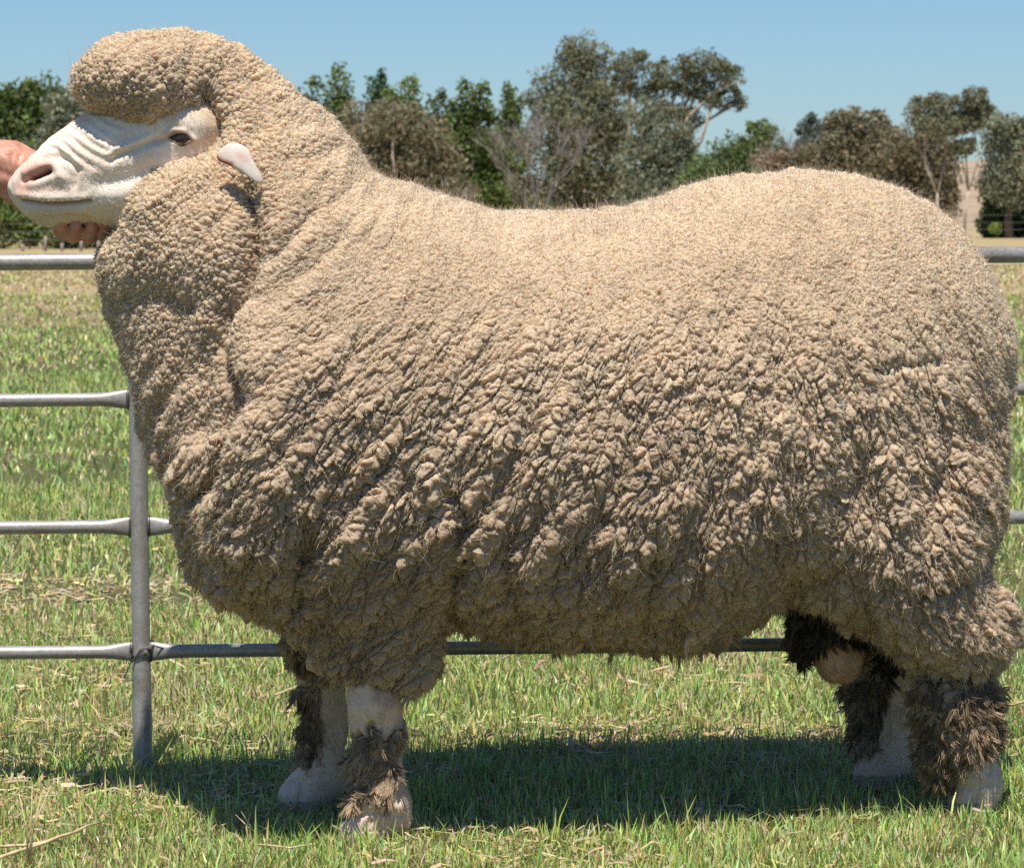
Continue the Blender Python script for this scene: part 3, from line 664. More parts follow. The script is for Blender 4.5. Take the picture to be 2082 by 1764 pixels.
def build_ram():
    G = Grid((-.86, -.46, -.02), (.90, .46, 1.27), .0074)
    # ---- fleece volume
    fw = inflate(G, PX(BODY), .345, WOOL_SINK, pear=([.25, .38, .55, .70, .85, 1.3], [1.36, 1.28, 1.10, 1.0, .96, .92]))
    def U(f, k=.03):
        nonlocal fw; fw = smax(fw, f, k)
    for s in (-1, 1):
        U(inflate(G, PX(THIGH, s * .15), .150, WOOL_SINK, s * .14), .05)
        U(inflate(G, PX(HOCK, s * .14) if s < 0 else PX([(p[0] - 150, p[1] - 60) for p in HOCK if p[0] < 9999], s * .14), .058, WOOL_SINK, s * .14) if s < 0 else cone(G, LP(1850, 1250, .15), LP(1770, 1400, .14), .07, .034), .03)
        U(ball(G, LP(620, 950, s * .17), (.15, .15, .20)), .09)                # shoulder
        U(ball(G, LP(385, 470, s * .075), (.088, .080, .095)), .03)              # cheek roll
        U(ball(G, LP(298, 170, s * .035), (.100, .088, .058)), .03)               # topknot
    U(inflate(G, PX(FORE, -.15), .092, WOOL_SINK, -.155), .04)
    U(inflate(G, PX(FORE_FAR, .10), .075, WOOL_SINK, .11), .04)
    U(cone(G, LP(1775, 1380, .14), LP(1768, 1515, .14), .030, .024), .02)
    U(cone(G, LP(1690, 1225, 0), LP(1694, 1286, -.01), .066, .048), .03)           # woolly purse
    # ---- hide
    fs = np.full(fw.shape, -1.0, np.float32)
    def H(f, k=.02):
        nonlocal fs; fs = smax(fs, f, k)
    for a, bq, ra, rb, t0, t1 in (
            ((758, 1370), (764, 1480), .041, .037, -.155, -.160), ((764, 1480), (776, 1630), .036, .037, -.16, -.165), ((776, 1640), (738, 1692), .042, .037, -.165, -.172),
            ((652, 1370), (662, 1470), .039, .034, .11, .105), ((662, 1470), (658, 1565), .033, .033, .105, .10), ((656, 1578), (612, 1618), .041, .036, .10, .09),
            ((1945, 1340), (1958, 1480), .046, .040, -.14, -.14), ((1958, 1480), (1985, 1585), .040, .038, -.14, -.135), ((1988, 1595), (1972, 1640), .041, .037, -.135, -.14),
            ((1815, 1330), (1826, 1490), .044, .036, .14, .14), ((1826, 1490), (1822, 1530), .036, .038, .14, .14), ((1822, 1530), (1775, 1570), .043, .035, .14, .13)):
        H(cone(G, LP(*a, t0), LP(*bq, t1), ra, rb))
    H(ball(G, LP(812, 1668, -.165), (.020, .018, .018)), .02)
    H(ball(G, LP(1704, 1332, -.02), (.041, .043, .049)), .02)
    f = smax(fw, fs, .006)
    V, F = surface(G, f); V = relax(V, F, 2, .5)
    # which is wool?
    ij = np.clip(np.round((V - G.lo) / G.h).astype(int), 0, G.n - 1)
    wv = fw[ij[:, 0], ij[:, 1], ij[:, 2]]; sv = fs[ij[:, 0], ij[:, 1], ij[:, 2]]
    wool = wv > sv - .004
    Wd = to_world(V); px, py = proj(Wd); near = V[:, 1] < 0.02
    # woolly sleeves on the shins
    def box(x0, x1, y0, y1): return (px > x0) & (px < x1) & (py > y0) & (py < y1)
    edge = 14 * np.sin(px * .11) + 10 * np.sin(px * .27)
    lower_wool = box(690, 826, 1460, 1665) & (V[:, 1] < -.1) & (py + edge > 1482) & (px < 808 - (py - 1560) * .10) & (py + edge < 1638)
    lower_wool |= box(560, 652, 1395, 1560) & (V[:, 1] > .02) & (py + edge < 1560)
    wool |= lower_wool
    n = vnormals(V, F)
    # ---- folds and rolls of the fleece, both flanks
    disp = np.zeros(len(V))
    FOLDS = [([(503, 380), (516, 450), (511, 520), (495, 590), (455, 640)], 26, -.055), ([(455, 640), (438, 700), (455, 760), (482, 800)], 20, -.035), ([(482, 790), (455, 850), (446, 930), (430, 985), (398, 1012)], 24, -.05),
             ([(430, 985), (420, 1060), (398, 1120)], 16, -.018), ([(386, 110), (380, 150), (372, 190)], 13, -.018), ([(412, 190), (438, 250), (446, 300)], 14, -.022), ([(300, 600), (370, 625), (430, 600)], 22, -.008),
             ([(1770, 757), (1850, 747), (1900, 735)], 10, -.018), ([(1770, 880), (1748, 980), (1700, 1065)], 30, -.022), ([(1870, 1215), (1950, 1192), (1990, 1160)], 13, -.024), ([(620, 1120), (602, 1200), (592, 1250)], 18, -.022), ([(930, 1010), (945, 1130), (930, 1200), (908, 1290)], 22, -.034), ([(640, 1010), (615, 1100), (600, 1200)], 20, -.018),
             ([(1625, 1050), (1600, 1130), (1590, 1190)], 26, -.022), ([(700, 860), (820, 1000), (860, 1120)], 40, -.008), ([(1140, 1120), (1120, 1230), (1130, 1290)], 12, -.018), ([(1330, 1100), (1330, 1200), (1310, 1290)], 14, -.014), ([(1035, 1080), (1030, 1180)], 12, -.016),
             ([(1960, 900), (1900, 1000), (1880, 1080)], 26, -.014), ([(1880, 1380), (1960, 1390), (2030, 1370)], 12, -.02),
             ([(300, 120), (330, 160), (345, 200)], 12, -.010), ([(470, 100), (520, 190), (530, 260)], 18, -.006), ([(560, 420), (640, 330), (700, 290)], 14, -.004), ([(560, 520), (660, 420), (740, 350)], 14, -.005), ([(560, 620), (660, 520), (760, 400)], 14, -.004), ([(540, 560), (600, 480), (640, 400)], 10, -.004)]
    for pts, wd, dp in FOLDS:
        d, s = stroke(px, py, pts); disp += dp * np.exp(-(d / wd) ** 2) * np.sin(np.clip(s, .06, .94) * math.pi) ** .35
    d, s = stroke(px, py, [(330, 640), (385, 740), (410, 860)]); disp += -.032 * np.exp(-(d / 85) ** 2)
    d, s = stroke(px, py, [(560, 760), (520, 900), (540, 1040)]); disp += .022 * np.exp(-(d / 80) ** 2)
    lateral = np.abs(n[:, 1])
    disp *= sstep(.1, .6, lateral)
    # large lumps and parted locks running down the flank
    th = np.interp(px, [250, 700, 1300, 1800, 2050], [R(62), R(56), R(72), R(98), R(112)])
    ac = V[:, 0] - (V[:, 2] - .65) / np.tan(th); al = V[:, 2] / np.sin(th)
    Q = np.stack([ac * 46 + 3, al * 11 + 7, V[:, 1] * 20 + 9], 1)
    part = vnoise(Q, 1.0, 21) - .5; part2 = vnoise(Q * np.array([2.1, 2.4, 2.1]), 1.0, 22) - .5
    lowf = vnoise(V + 4, 13, 23) - .5; lowg = vnoise(V + 4, 30, 24) - .5
    amp = np.interp(py, [100, 400, 560, 800, 1000, 1300], [.35, .22, .15, .7, 1.0, 1.0])
    amp = np.where(px < 700, np.maximum(amp, .40), amp)
    lump = (.034 * part + .014 * part2 + .013 * lowf + .008 * lowg) * amp
    disp += np.where(wool, lump, 0)
    V2 = V + n * disp[:, None]; V2 = np.where(wool[:, None], V2, V)
    V = relax(V2, F, 1, .35)
    n = vnormals(V, F)
    Wd = to_world(V)
    ram = empty('ram', (0, mid(0), 0), 'big woolly merino ram with white face standing side-on in the grass', 'sheep')

    # ---- head, finer lattice
    Gh = Grid((-.83, -.13, .86), (-.36, .13, 1.20), .0026)
    fh = inflate(Gh, PX(FACE), .088, 0.0, 0.0, power=.80, iters=1500)
    fh = smax(fh, ball(Gh, LP(100, 385, 0), (.052, .050, .040)), .03)
    fh = smax(fh, ball(Gh, LP(385, 262, 0), (.058, .082, .040)), .035)
    Vh, Fh = surface(Gh, fh); Vh = relax(Vh, Fh, 4, .5); nh = vnormals(Vh, Fh)
    Wh = to_world(Vh); hx, hy = proj(Wh)
    dh = np.zeros(len(Vh)); side = sstep(.15, .5, np.abs(nh[:, 1]))
    soft = sstep(0, .25, np.abs(nh[:, 1]) + .1)
    WR = [[(120, 262), (140, 262), (159, 269), (190, 294), (218, 307), (243, 311), (268, 306)], [(104, 276), (125, 276), (144, 281), (171, 303), (199, 318), (227, 330)], [(90, 290), (110, 287), (129, 292), (152, 315), (180, 334), (209, 349)],
          [(76, 305), (95, 300), (114, 303), (137, 326), (163, 345)], [(150, 248), (178, 262), (205, 281), (227, 294), (254, 288)], [(172, 236), (193, 252), (214, 265), (236, 276)], [(186, 222), (214, 243), (240, 256), (262, 262)]]
    for k, pts in enumerate(WR):
        d, s = stroke(hx, hy, pts); e = np.sin(np.clip(s, .05, .97) * math.pi) ** .4 * (.45 + .55 * sstep(.2, .5, s))
        dh += (-.0019 * np.exp(-(d / 5.5) ** 2) + .0014 * np.exp(-((d - 9) / 6) ** 2)) * e
    def sk(pts, wd, dp, s_=side):
        nonlocal dh
        d, s = stroke(hx, hy, pts); dh += dp * np.exp(-(d / wd) ** 2) * s_
        return d, s
    dn, _ = sk([(66, 361), (84, 354), (99, 348)], 4.6, -.020)
    sk([(46, 369), (60, 363)], 4, -.006); sk([(52, 352), (80, 337), (108, 334)], 8, .006); sk([(62, 378), (95, 368), (118, 360)], 8, .003)
    sk([(116, 318), (140, 325), (155, 348), (150, 375)], 8, -.0055); sk([(118, 345), (130, 362)], 9, .004)
    dm, sm = sk([(45, 408), (80, 413), (114, 415), (150, 413), (184, 407)], 3.6, -.0105); sk([(40, 396), (90, 402), (150, 401), (175, 400)], 9, .005); sk([(60, 428), (110, 432), (160, 428)], 12, .003)
    dl, _ = sk([(225, 324), (262, 307), (303, 291), (335, 281)], 7, -.0065); sk([(225, 312), (262, 296), (300, 279)], 7, .004)
    sk([(312, 240), (313, 262), (314, 280)], 7, -.003); sk([(322, 236), (326, 262)], 9, .002)
    de, _ = sk([(352, 279), (376, 282)], 13, -.010); sk([(334, 277), (350, 266), (374, 268), (394, 284)], 6, .007); sk([(340, 286), (362, 293), (384, 293)], 5, .004)
    sk([(330, 238), (370, 224), (412, 240)], 26, .004); sk([(205, 372), (255, 362), (305, 345)], 18, -.007); sk([(190, 395), (250, 400)], 20, .003); sk([(92, 442), (140, 438), (175, 444)], 6, -.003)
    dh += .0012 * (vnoise(Vh, 110, 31) - .5) + .002 * (vnoise(Vh, 45, 32) - .5)
    Vh = relax(Vh + nh * dh[:, None], Fh, 1, .3)
    # head tint
    th_ = np.tile(np.array([[.94, .83, .70]]), (len(Vh), 1))
    def paint(wt, c):
        nonlocal th_
        wt = np.clip(wt, 0, 1)[:, None]; th_ = th_ * (1 - wt) + np.array(c)[None] * wt
    paint(.5 * sstep(.45, .75, vnoise(Vh + 2, 28, 33)), (.88, .68, .54))
    d, s = stroke(hx, hy, [(45, 385), (60, 352), (100, 335)]); paint(.95 * np.exp(-(d / 17) ** 2), (.72, .41, .32))
    d, s = stroke(hx, hy, [(50, 388), (110, 382)]); paint(.5 * np.exp(-(d / 12) ** 2), (.78, .55, .42))
    paint(1.0 * np.exp(-(dn / 7) ** 2), (.16, .05, .04)); paint(.9 * np.exp(-(dm / 3.2) ** 2) * side, (.33, .16, .11))
    d, s = stroke(hx, hy, [(340, 278), (360, 270), (388, 284)]); paint(.7 * np.exp(-(d / 9) ** 2), (.42, .24, .17))
    d, s = stroke(hx, hy, [(300, 297), (330, 287)]); paint(.5 * np.exp(-(d / 7) ** 2), (.60, .44, .40))
    d, s = stroke(hx, hy, [(345, 225), (375, 205), (430, 235), (435, 275)]); paint(.8 * np.exp(-(d / 26) ** 2), (.74, .56, .38))
    d, s = stroke(hx, hy, [(80, 440), (140, 445), (220, 440)]); paint(.35 * np.exp(-(d / 25) ** 2), (.70, .60, .42))

    # ---- body tint and join of the two lattices into one hide
    tb = np.where(wool[:, None], np.array([[.36, .265, .165]]), np.array([[.78, .60, .45]]))
    sac = (px > 1640) & (px < 1770) & (py > 1270); tb[sac & ~wool] = (.72, .45, .32)
    bare = (~wool)[F].any(1); Fc = F[~bare]
    As, Fs_ = compact(np.concatenate([V, tb], 1), F[bare])
    for _ in range(2):
        As, Fs_ = subdivide(As, Fs_); As[:, :3] = relax(As[:, :3], Fs_, 1, .5)
    Vs_ = As[:, :3]; ns_ = vnormals(Vs_, Fs_); sx_, sy_ = proj(to_world(Vs_)); dd = np.zeros(len(Vs_))
    for pts, wd, dp in (([(752, 1668), (742, 1690), (733, 1716)], 5, -.010), ([(796, 1500), (800, 1560), (806, 1625)], 6, -.006), ([(728, 1436), (760, 1430), (790, 1440)], 20, .005), ([(722, 1470), (790, 1476)], 8, -.003), ([(700, 1662), (750, 1652), (815, 1655)], 6, -.004), ([(770, 1632), (812, 1640)], 14, .005),
                        ([(684, 1470), (690, 1530)], 6, -.005), ([(618, 1590), (605, 1640)], 5, -.009), ([(635, 1450), (675, 1445)], 16, .004), ([(600, 1585), (660, 1575)], 6, -.003),
                        ([(1990, 1560), (1985, 1610), (1978, 1650)], 5, -.008), ([(2008, 1480), (2012, 1570)], 6, -.006), ([(1955, 1600), (2020, 1596)], 6, -.004), ([(1800, 1400), (1806, 1500)], 6, -.005), ([(1790, 1545), (1770, 1585)], 5, -.008),
                        ([(1700, 1300), (1706, 1385)], 9, -.005)):
        d, s = stroke(sx_, sy_, pts); dd += dp * np.exp(-(d / wd) ** 2)
    dd += .0030 * (vnoise(Vs_, 40, 91) - .5) + .0014 * (vnoise(Vs_, 120, 92) - .5)
    Vs_ = Vs_ + ns_ * dd[:, None]; ts = As[:, 3:6]
    st_ = sstep(.45, .68, vnoise(Vs_ + 3, 26, 93) * .6 + vnoise(Vs_ + 3, 75, 94) * .4)[:, None]; legz = (Vs_[:, 2] < .33)[:, None]
    ts = np.where(legz, ts * (1 - .45 * st_) + np.array([[.36, .24, .14]]) * .45 * st_, ts)
    hoofy = sstep(.10, .045, Vs_[:, 2])[:, None]; ts = ts * (1 - .7 * hoofy) + np.array([[.74, .60, .49]]) * .7 * hoofy
    nb = len(V); nb2 = nb + len(Vs_)
    inner = to_world(V - n * np.where(wool & ~lower_wool, 0, .004)[:, None])                 # closed core under the finer hide
    allV = np.concatenate([inner, to_world(Vs_), to_world(Vh)]); allF = np.concatenate([F, Fs_ + nb, Fh + nb2])
    allV[:, 1] -= mid(0)
    me = mesh_np('body', allV, allF); tint(me, np.concatenate([tb, ts, th_]))
    body = link('body', me, M['hide'], ram)
    # short coat of face and shanks
    def coat(Vx, Fx, cx, nhair, L0, flow, r0):
        nx = vnormals(Vx, Fx); fc = Vx[Fx]; ar = np.linalg.norm(np.cross(fc[:, 2] - fc[:, 0], fc[:, 3] - fc[:, 1]), axis=1) * (nx[Fx].mean(1)[:, 1] < .25); cum = np.cumsum(ar)
        pk = np.searchsorted(cum, rng.random(nhair) * cum[-1]); a1, a2 = rng.random((nhair, 1)), rng.random((nhair, 1)); q = fc[pk]
        p0 = (q[:, 0] * (1 - a1) + q[:, 1] * a1) * (1 - a2) + (q[:, 3] * (1 - a1) + q[:, 2] * a1) * a2; g = nx[Fx[pk, 0]]
        d = flow(p0) + g * .22 + rng.normal(size=(nhair, 3)) * .16; d /= np.linalg.norm(d, axis=1, keepdims=True); L = L0 * rng.uniform(.5, 1.4, nhair); w0 = to_world(p0); w0[:, 1] -= mid(0)
        P_ = np.stack([w0 - g * .0006, w0 + d * (L * .35)[:, None] + g * .0005, w0 + d * (L * .7)[:, None] + g * .0004, w0 + d * L[:, None]], 1)
        return P_, r0 * np.array([[1, 1, .8, .3]]) * rng.uniform(.6, 1.3, (nhair, 1)), np.clip(cx[Fx[pk, 0]] * rng.uniform(.82, 1.16, (nhair, 1)), 0, .92)[:, None, :] * np.ones((1, 4, 1))
    hx2, hy2 = proj(to_world(Vh)); bald = np.exp(-(stroke(hx2, hy2, [(46, 372), (62, 356), (104, 342)])[0] / 17) ** 2) + np.exp(-(stroke(hx2, hy2, [(345, 280), (384, 282)])[0] / 15) ** 2); fF = Fh[(bald < .35)[Fh].all(1)]
    A1 = coat(Vh, fF, np.clip(th_ * 1.15, 0, .95), 9000, .0040, lambda p: np.tile([[.80, 0, .10]], (len(p), 1)) - np.array([[0, 0, .9]]) * sstep(1.02, .93, p[:, 2])[:, None], .00014)
    A2 = coat(Vs_, Fs_, ts * 1.1, 9000, .0050, lambda p: np.tile([[0.1, 0, -.9]], (len(p), 1)), .00020)
    o = curves_object('short_coat', *(np.concatenate(q) for q in zip(A1, A2)), 4, M['wool'], body); o['kind'] = 'stuff'

    # ---- eye
    def skin_t(X, Y, arr, qx, qy, rad=14):
        m_ = (np.hypot(qx - X, qy - Y) < rad) & (arr[:, 1] < 0); return arr[m_, 1].min()
    hxx, hyy = proj(to_world(Vh))
    te = skin_t(364, 280, Vh, hxx, hyy, 8)
    ex, ez = atm(364, 281, te)
    bm = bmesh.new(); bmesh.ops.create_uvsphere(bm, u_segments=24, v_segments=16, radius=.0148)
    for v in bm.verts: v.co.x *= 1.15
    me = bpy.data.meshes.new('eye'); bm.to_mesh(me); bm.free(); me.polygons.foreach_set('use_smooth', np.ones(len(me.polygons), dtype=bool))
    m_, t_, b_ = mat('eye_glass'); b_.inputs['Base Color'].default_value = (.035, .025, .018, 1); b_.inputs['Roughness'].default_value = .08
    eye = link('eye', me, m_, ram); eye.location = (ex, te + .0085 + MIDS * ex + MID0 - mid(0), ez)
    # eyelids: two soft rims over the ball
    for nm, pts, rr in (('eyelid', [(340, 279), (350, 271), (364, 267.5), (379, 272), (390, 284)], .0042), ('eyelid', [(341, 281), (352, 288), (366, 291), (380, 290), (390, 285)], .0030)):
        P = []
        for (qx, qy) in pts:
            x_, z_ = atm(qx, qy, te); P.append(Vector((x_, te + MIDS * x_ + MID0 - mid(0) - .0015 + .0009 * ((qx - 365) / 12) ** 2, z_)))
        fine = [P[0].lerp(P[1], q) if q < 1 else P[1] for q in (0, .5)] + [P[i].lerp(P[i + 1], q) for i in range(1, len(P) - 1) for q in (0, .5)] + [P[-1]]
        mb = MB(); mb.add(*tube(fine, [rr * (.5 + .5 * math.sin(math.pi * i / (len(fine) - 1))) for i in range(len(fine))], 8))
        o = mb.build(nm, M['hide'], ram); tint(o.data, np.tile([[.50, .33, .25]], (len(o.data.vertices), 1)))
    # ---- ear
    wx, wy = proj(Wd)
    for s in (-1, 1):
        tw = skin_t(500, 330, V, wx, wy, 34) - .020
        EAR = [(437, 318), (450, 301), (470, 290), (490, 293), (506, 303), (516, 326), (529, 350), (540, 370), (529, 376), (512, 364), (493, 349), (470, 337), (450, 331)]
        poly = PX(EAR, tw, 2); lo = poly.min(0) - .02; hi = poly.max(0) + .02
        Ge = Grid((lo[0], -.03, lo[1]), (hi[0], .03, hi[1]), .0018)
        Ve, Fe = surface(Ge, inflate(Ge, poly, .0062, 0, 0, power=.6, iters=600)); Ve = relax(Ve, Fe, 3)
        cx = (Ve[:, 0] - lo[0]) / (hi[0] - lo[0]); cz = (Ve[:, 2] - lo[1]) / (hi[1] - lo[1])
        Ve[:, 1] += -.016 * np.sin(cx * 2.6) + .020 * (cz - .5) + .03 * (cx - .5) ** 2
        te_ = np.tile(np.array([[.82, .72, .62]]), (len(Ve), 1))
        ex_, ey_ = proj(to_world(Ve + np.array([0, tw, 0])))
        d, _ = stroke(ex_, ey_, [(437, 318), (450, 328), (470, 334)]); kk = np.exp(-(d / 6) ** 2)[:, None]; te_ = te_ * (1 - kk) + np.array([[.42, .10, .08]]) * kk
        d, _ = stroke(ex_, ey_, [(485, 315), (500, 325)]); kk = (.5 * np.exp(-(d / 7) ** 2))[:, None]; te_ = te_ * (1 - kk) + np.array([[.70, .35, .28]]) * kk
        Ve[:, 1] = Ve[:, 1] + tw if s < 0 else -(Ve[:, 1] + tw)
        Vw = to_world(Ve); Vw[:, 1] -= mid(0)
        if s > 0: Fe = Fe[:, ::-1]
        me = mesh_np('ear', Vw, Fe); tint(me, te_); link('ear', me, M['hide'], ram)
    # ---- hooves
    m_, t_, b_ = mat('hoof_horn'); b_.inputs['Base Color'].default_value = (.34, .26, .18, 1); b_.inputs['Roughness'].default_value = .5
    for (hpx, t_off) in ((742, -.172), (615, .092), (1972, -.14), (1778, .13)):
        bm = bmesh.new()
        for s in (-1, 1):
            q = bmesh.ops.create_cone(bm, cap_ends=True, segments=12, radius1=.026, radius2=.020, depth=.026)
            for v in q['verts']:
                v.co.x = v.co.x * 1.7 - (.012 if v.co.z < 0 else 0); v.co.y = v.co.y * .8 + s * .023
        bmesh.ops.bevel(bm, geom=bm.edges[:], offset=.003, segments=1, affect='EDGES')
        me = bpy.data.meshes.new('hoof'); bm.to_mesh(me); bm.free()
        x_, _ = atm(hpx, 1650, t_off)
        o = link('hoof', me, m_, ram); o.location = (x_, t_off + MIDS * x_ + MID0 - mid(0), .013)
    return ram, body, dict(V=V, F=F, n=n, wool=wool, lower=lower_wool, W=Wd)

def build_fleece(ram, D):
    V, F, n, wool, low = D['V'], D['F'], D['n'], D['wool'], D['lower']
    fade = np.clip(spread_mask(wool, F, 3) * 2 - 1, 0, 1)                       # thins out where wool meets hide
    lowm = spread_mask(low, F, 2)
    fm = wool[F].all(1); Fw = F[fm]
    c = V[Fw].mean(1); fn = n[Fw].mean(1); cw = to_world(c)
    view = np.array([0, CAM_Y, CAM_H]) - cw; view /= np.linalg.norm(view, axis=1, keepdims=True)
    facing = (fn * view).sum(1); nearf = facing > -.45
    A = np.concatenate([V, fade[:, None], lowm[:, None]], 1)
    An, Fn = compact(A, Fw[nearf]); 
    for _ in range(2):
        An, Fn = subdivide(An, Fn)
        An[:, :3] = relax(An[:, :3], Fn, 1, .5)
    Af, Ff = compact(A, Fw[facing < -.30])
    def shape(A_, F_, near):
        P = A_[:, :3].copy(); nn = vnormals(P, F_); Wp = to_world(P); qx, qy = proj(Wp); nv = len(P); fd = A_[:, 3]; lw = sstep(.3, .8, A_[:, 4])
        th = np.interp(qx, [250, 700, 1300, 1800, 2050], [R(62), R(56), R(72), R(98), R(112)])
        ac = P[:, 0] - (P[:, 2] - .65) / np.tan(th) + .012 * (vnoise(P + 7, 14, 71) - .5); al = P[:, 2] / np.sin(th)      # across and along the rows of locks
        jig = np.stack([vnoise(P + 3, 60, 72), vnoise(P + 5, 60, 73), vnoise(P + 9, 60, 74)], 1) - .5
        B = np.stack([ac, al, P[:, 1]], 1) + jig * .006
        hd = np.clip(sstep(620, 430, qx) * sstep(1000, 800, qy) + .85 * sstep(800, 640, qx) * sstep(620, 420, qy), 0, 1)   # head and neck
        fl = np.clip(sstep(560, 900, qy + .12 * (1300 - np.abs(qx - 1300))  - 90), 0, 1) * (1 - hd)
        bk = 1 - hd - fl
        if not near:
            h = .0035 + .004 * (vnoise(P, 60, 75) - .3); hv = np.full(nv, .5)
        else:
            # flank: overlapping locks, long with the flow
            f1, f2, dl, v1 = worley(B / np.array([.0112, .0265, .0150]), 81); ck = sstep(.0, .24, f2 - f1)
            lock = ck * (.50 + .50 * np.clip(.55 - dl * .95, 0, 1)) * (.55 + .75 * v1)
            g1, g2, dg, v2 = worley(B / np.array([.0050, .0100, .0062]), 82); fine = sstep(0, .34, g2 - g1) * (.6 + .4 * np.clip(.5 - dg, 0, 1)) * (.6 + .6 * v2)
            hf = .0010 + .0120 * lock + .0055 * fine
            # head and neck: round curls
            k1, k2, dk, v3 = worley((P + jig * .004) / .0084, 83); curl = (1 - .75 * k1 ** 2) * (.25 + .75 * sstep(0, .26, k2 - k1)) * (.6 + .6 * v3)
            m1, m2, dm, v4 = worley((P + jig * .003) / .0046, 84); bead = (1 - .8 * m1 ** 2) * (.5 + .5 * sstep(0, .3, m2 - m1)) * (.7 + .5 * v4)
            hh = .0015 + .0070 * curl + .0040 * bead
            # back: tight, nearly closed
            hb = .0045 + .0032 * fine + .0036 * bead + .0034 * ck * v1
            h = hf * fl + hh * hd + hb * bk; hv = v1 * fl + v3 * hd + v4 * bk
        h = h * (1 - lw * .80)
        P = P + nn * (h * fd + .0006)[:, None]
        if near: P[:, 2] -= .004 * fl * (h / .016) * fd                                   # locks sag
        # tint of the fibre itself: dusty tan, dirtier low down, soiled on legs and purse
        nz = vnoise(P + 1, 26, 42) - .5; nz2 = vnoise(P + 1, 8, 43) - .5
        dirt = np.clip(sstep(.85, .30, Wp[:, 2]) * .62 + .6 * nz2, 0, 1)
        clean = np.array([.585, .440, .298]); dirty = np.array([.395, .285, .188]); darkc = np.array([.075, .062, .045])
        col = clean[None] * (1 - dirt[:, None]) + dirty[None] * dirt[:, None]
        col *= (1 + .22 * nz + .24 * (hv - .5))[:, None]
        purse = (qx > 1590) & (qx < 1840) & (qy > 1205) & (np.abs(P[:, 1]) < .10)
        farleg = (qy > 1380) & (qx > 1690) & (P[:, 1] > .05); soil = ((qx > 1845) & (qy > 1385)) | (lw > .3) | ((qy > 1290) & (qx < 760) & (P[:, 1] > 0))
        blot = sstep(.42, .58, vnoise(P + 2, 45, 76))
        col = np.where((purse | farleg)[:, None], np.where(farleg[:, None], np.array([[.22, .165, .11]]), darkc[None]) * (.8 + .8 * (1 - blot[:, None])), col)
        col = np.where((soil & ~farleg)[:, None], np.array([[.42, .305, .195]]) * (.50 + .50 * blot[:, None]), col)
        kf = (np.clip(fd * 1.3 + .35 * (blot - .5), 0, 1))[:, None]; lwk = (lw > .05)[:, None]; col = np.where(lwk, col * kf + np.array([[.70, .53, .39]]) * (1 - kf), col)
        fringe = (((qy > 1262) & (qx > 940) & (qx < 1545) & (rng.random(nv) < .10)) | ((qy > 1392) & (qx > 690) & (qx < 905) & (qy < 1430) & (rng.random(nv) < .3))) & (nn[:, 2] < -.15) & (nn[:, 1] < .5)
        return P, nn, np.clip(col, .02, .85), fl, (purse | farleg | soil | fringe)
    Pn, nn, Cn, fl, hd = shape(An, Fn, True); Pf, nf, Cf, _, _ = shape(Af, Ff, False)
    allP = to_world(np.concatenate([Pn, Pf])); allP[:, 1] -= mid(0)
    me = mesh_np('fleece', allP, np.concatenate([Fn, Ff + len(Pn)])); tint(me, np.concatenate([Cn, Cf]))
    fleece = link('fleece', me, M['fleece'], ram)
    # fibres: short crimped hairs lying over the locks, and a few loose wisps
    Wn = to_world(Pn); qx, qy = proj(Wn); th = np.interp(qx, [250, 700, 1300, 1800, 2050], [R(62), R(56), R(72), R(98), R(112)])
    nd = vnormals(Pn, Fn); ns_ = 320000
    pk = rng.integers(0, len(Pn), ns_); pk = pk[An[pk, 3] > .3]; ns = len(pk)
    flow = -np.stack([np.cos(th), 0 * th, np.sin(th)], 1)[pk]; g = nd[pk]; flow -= g * (flow * g).sum(1, keepdims=True)
    d = g * np.interp(qy[pk], [350, 900], [.75, .42])[:, None] + flow * np.interp(qy[pk], [350, 900], [.25, 1.15])[:, None] + rng.normal(size=(ns, 3)) * .42; d /= np.linalg.norm(d, axis=1, keepdims=True)
    L = rng.gamma(4, .25, ns) * np.interp(qy[pk], [60, 350, 600, 1000, 1350], [.0028, .0030, .0034, .0056, .0064])
    wisp = (rng.random(ns) < .006) & (qy[pk] > 560); L = np.where(wisp, L * 2.2, L)
    bend = rng.normal(size=(ns, 3)); K = 4; P2 = np.empty((ns, K, 3)); ph = rng.random(ns) * 6.28
    sx = np.cross(d, rng.normal(size=(ns, 3))); sx /= np.linalg.norm(sx, axis=1, keepdims=True)
    st = Wn[pk] - g * .0015
    for k, t in enumerate(np.linspace(0, 1, K)): P2[:, k] = st + d * (L * t)[:, None] + bend * (L * .30 * t ** 2)[:, None] + sx * (np.sin(ph + 5 * t) * .0005 * (t > 0))[:, None]
    P2[:, :, 1] -= mid(0)
    rad = np.array([[.00036, .00034, .00030, .00016]]) * rng.uniform(.6, 1.3, (ns, 1))
    c2 = np.clip((Cn[pk] * rng.uniform(.85, 1.25, (ns, 1)))[:, None, :] * np.ones((1, K, 1)), .02, .85)
    vw = np.array([0, CAM_Y, CAM_H]) - Wn; vw /= np.linalg.norm(vw, axis=1, keepdims=True); rim = np.where((np.abs((nd * vw).sum(1)) < .38) & (An[:, 3] > .5) & (qy < 1330))[0]
    pr = rng.choice(rim, 60000); gr = nd[pr]; dr = gr + rng.normal(size=(len(pr), 3)) * .55; dr /= np.linalg.norm(dr, axis=1, keepdims=True); Lr = rng.gamma(3, .33, len(pr)) * .0065; br = rng.normal(size=(len(pr), 3))
    P3 = np.stack([Wn[pr] + dr * (Lr * t)[:, None] + br * (Lr * .4 * t * t)[:, None] for t in (0, .33, .67, 1)], 1); P3[:, :, 1] -= mid(0)
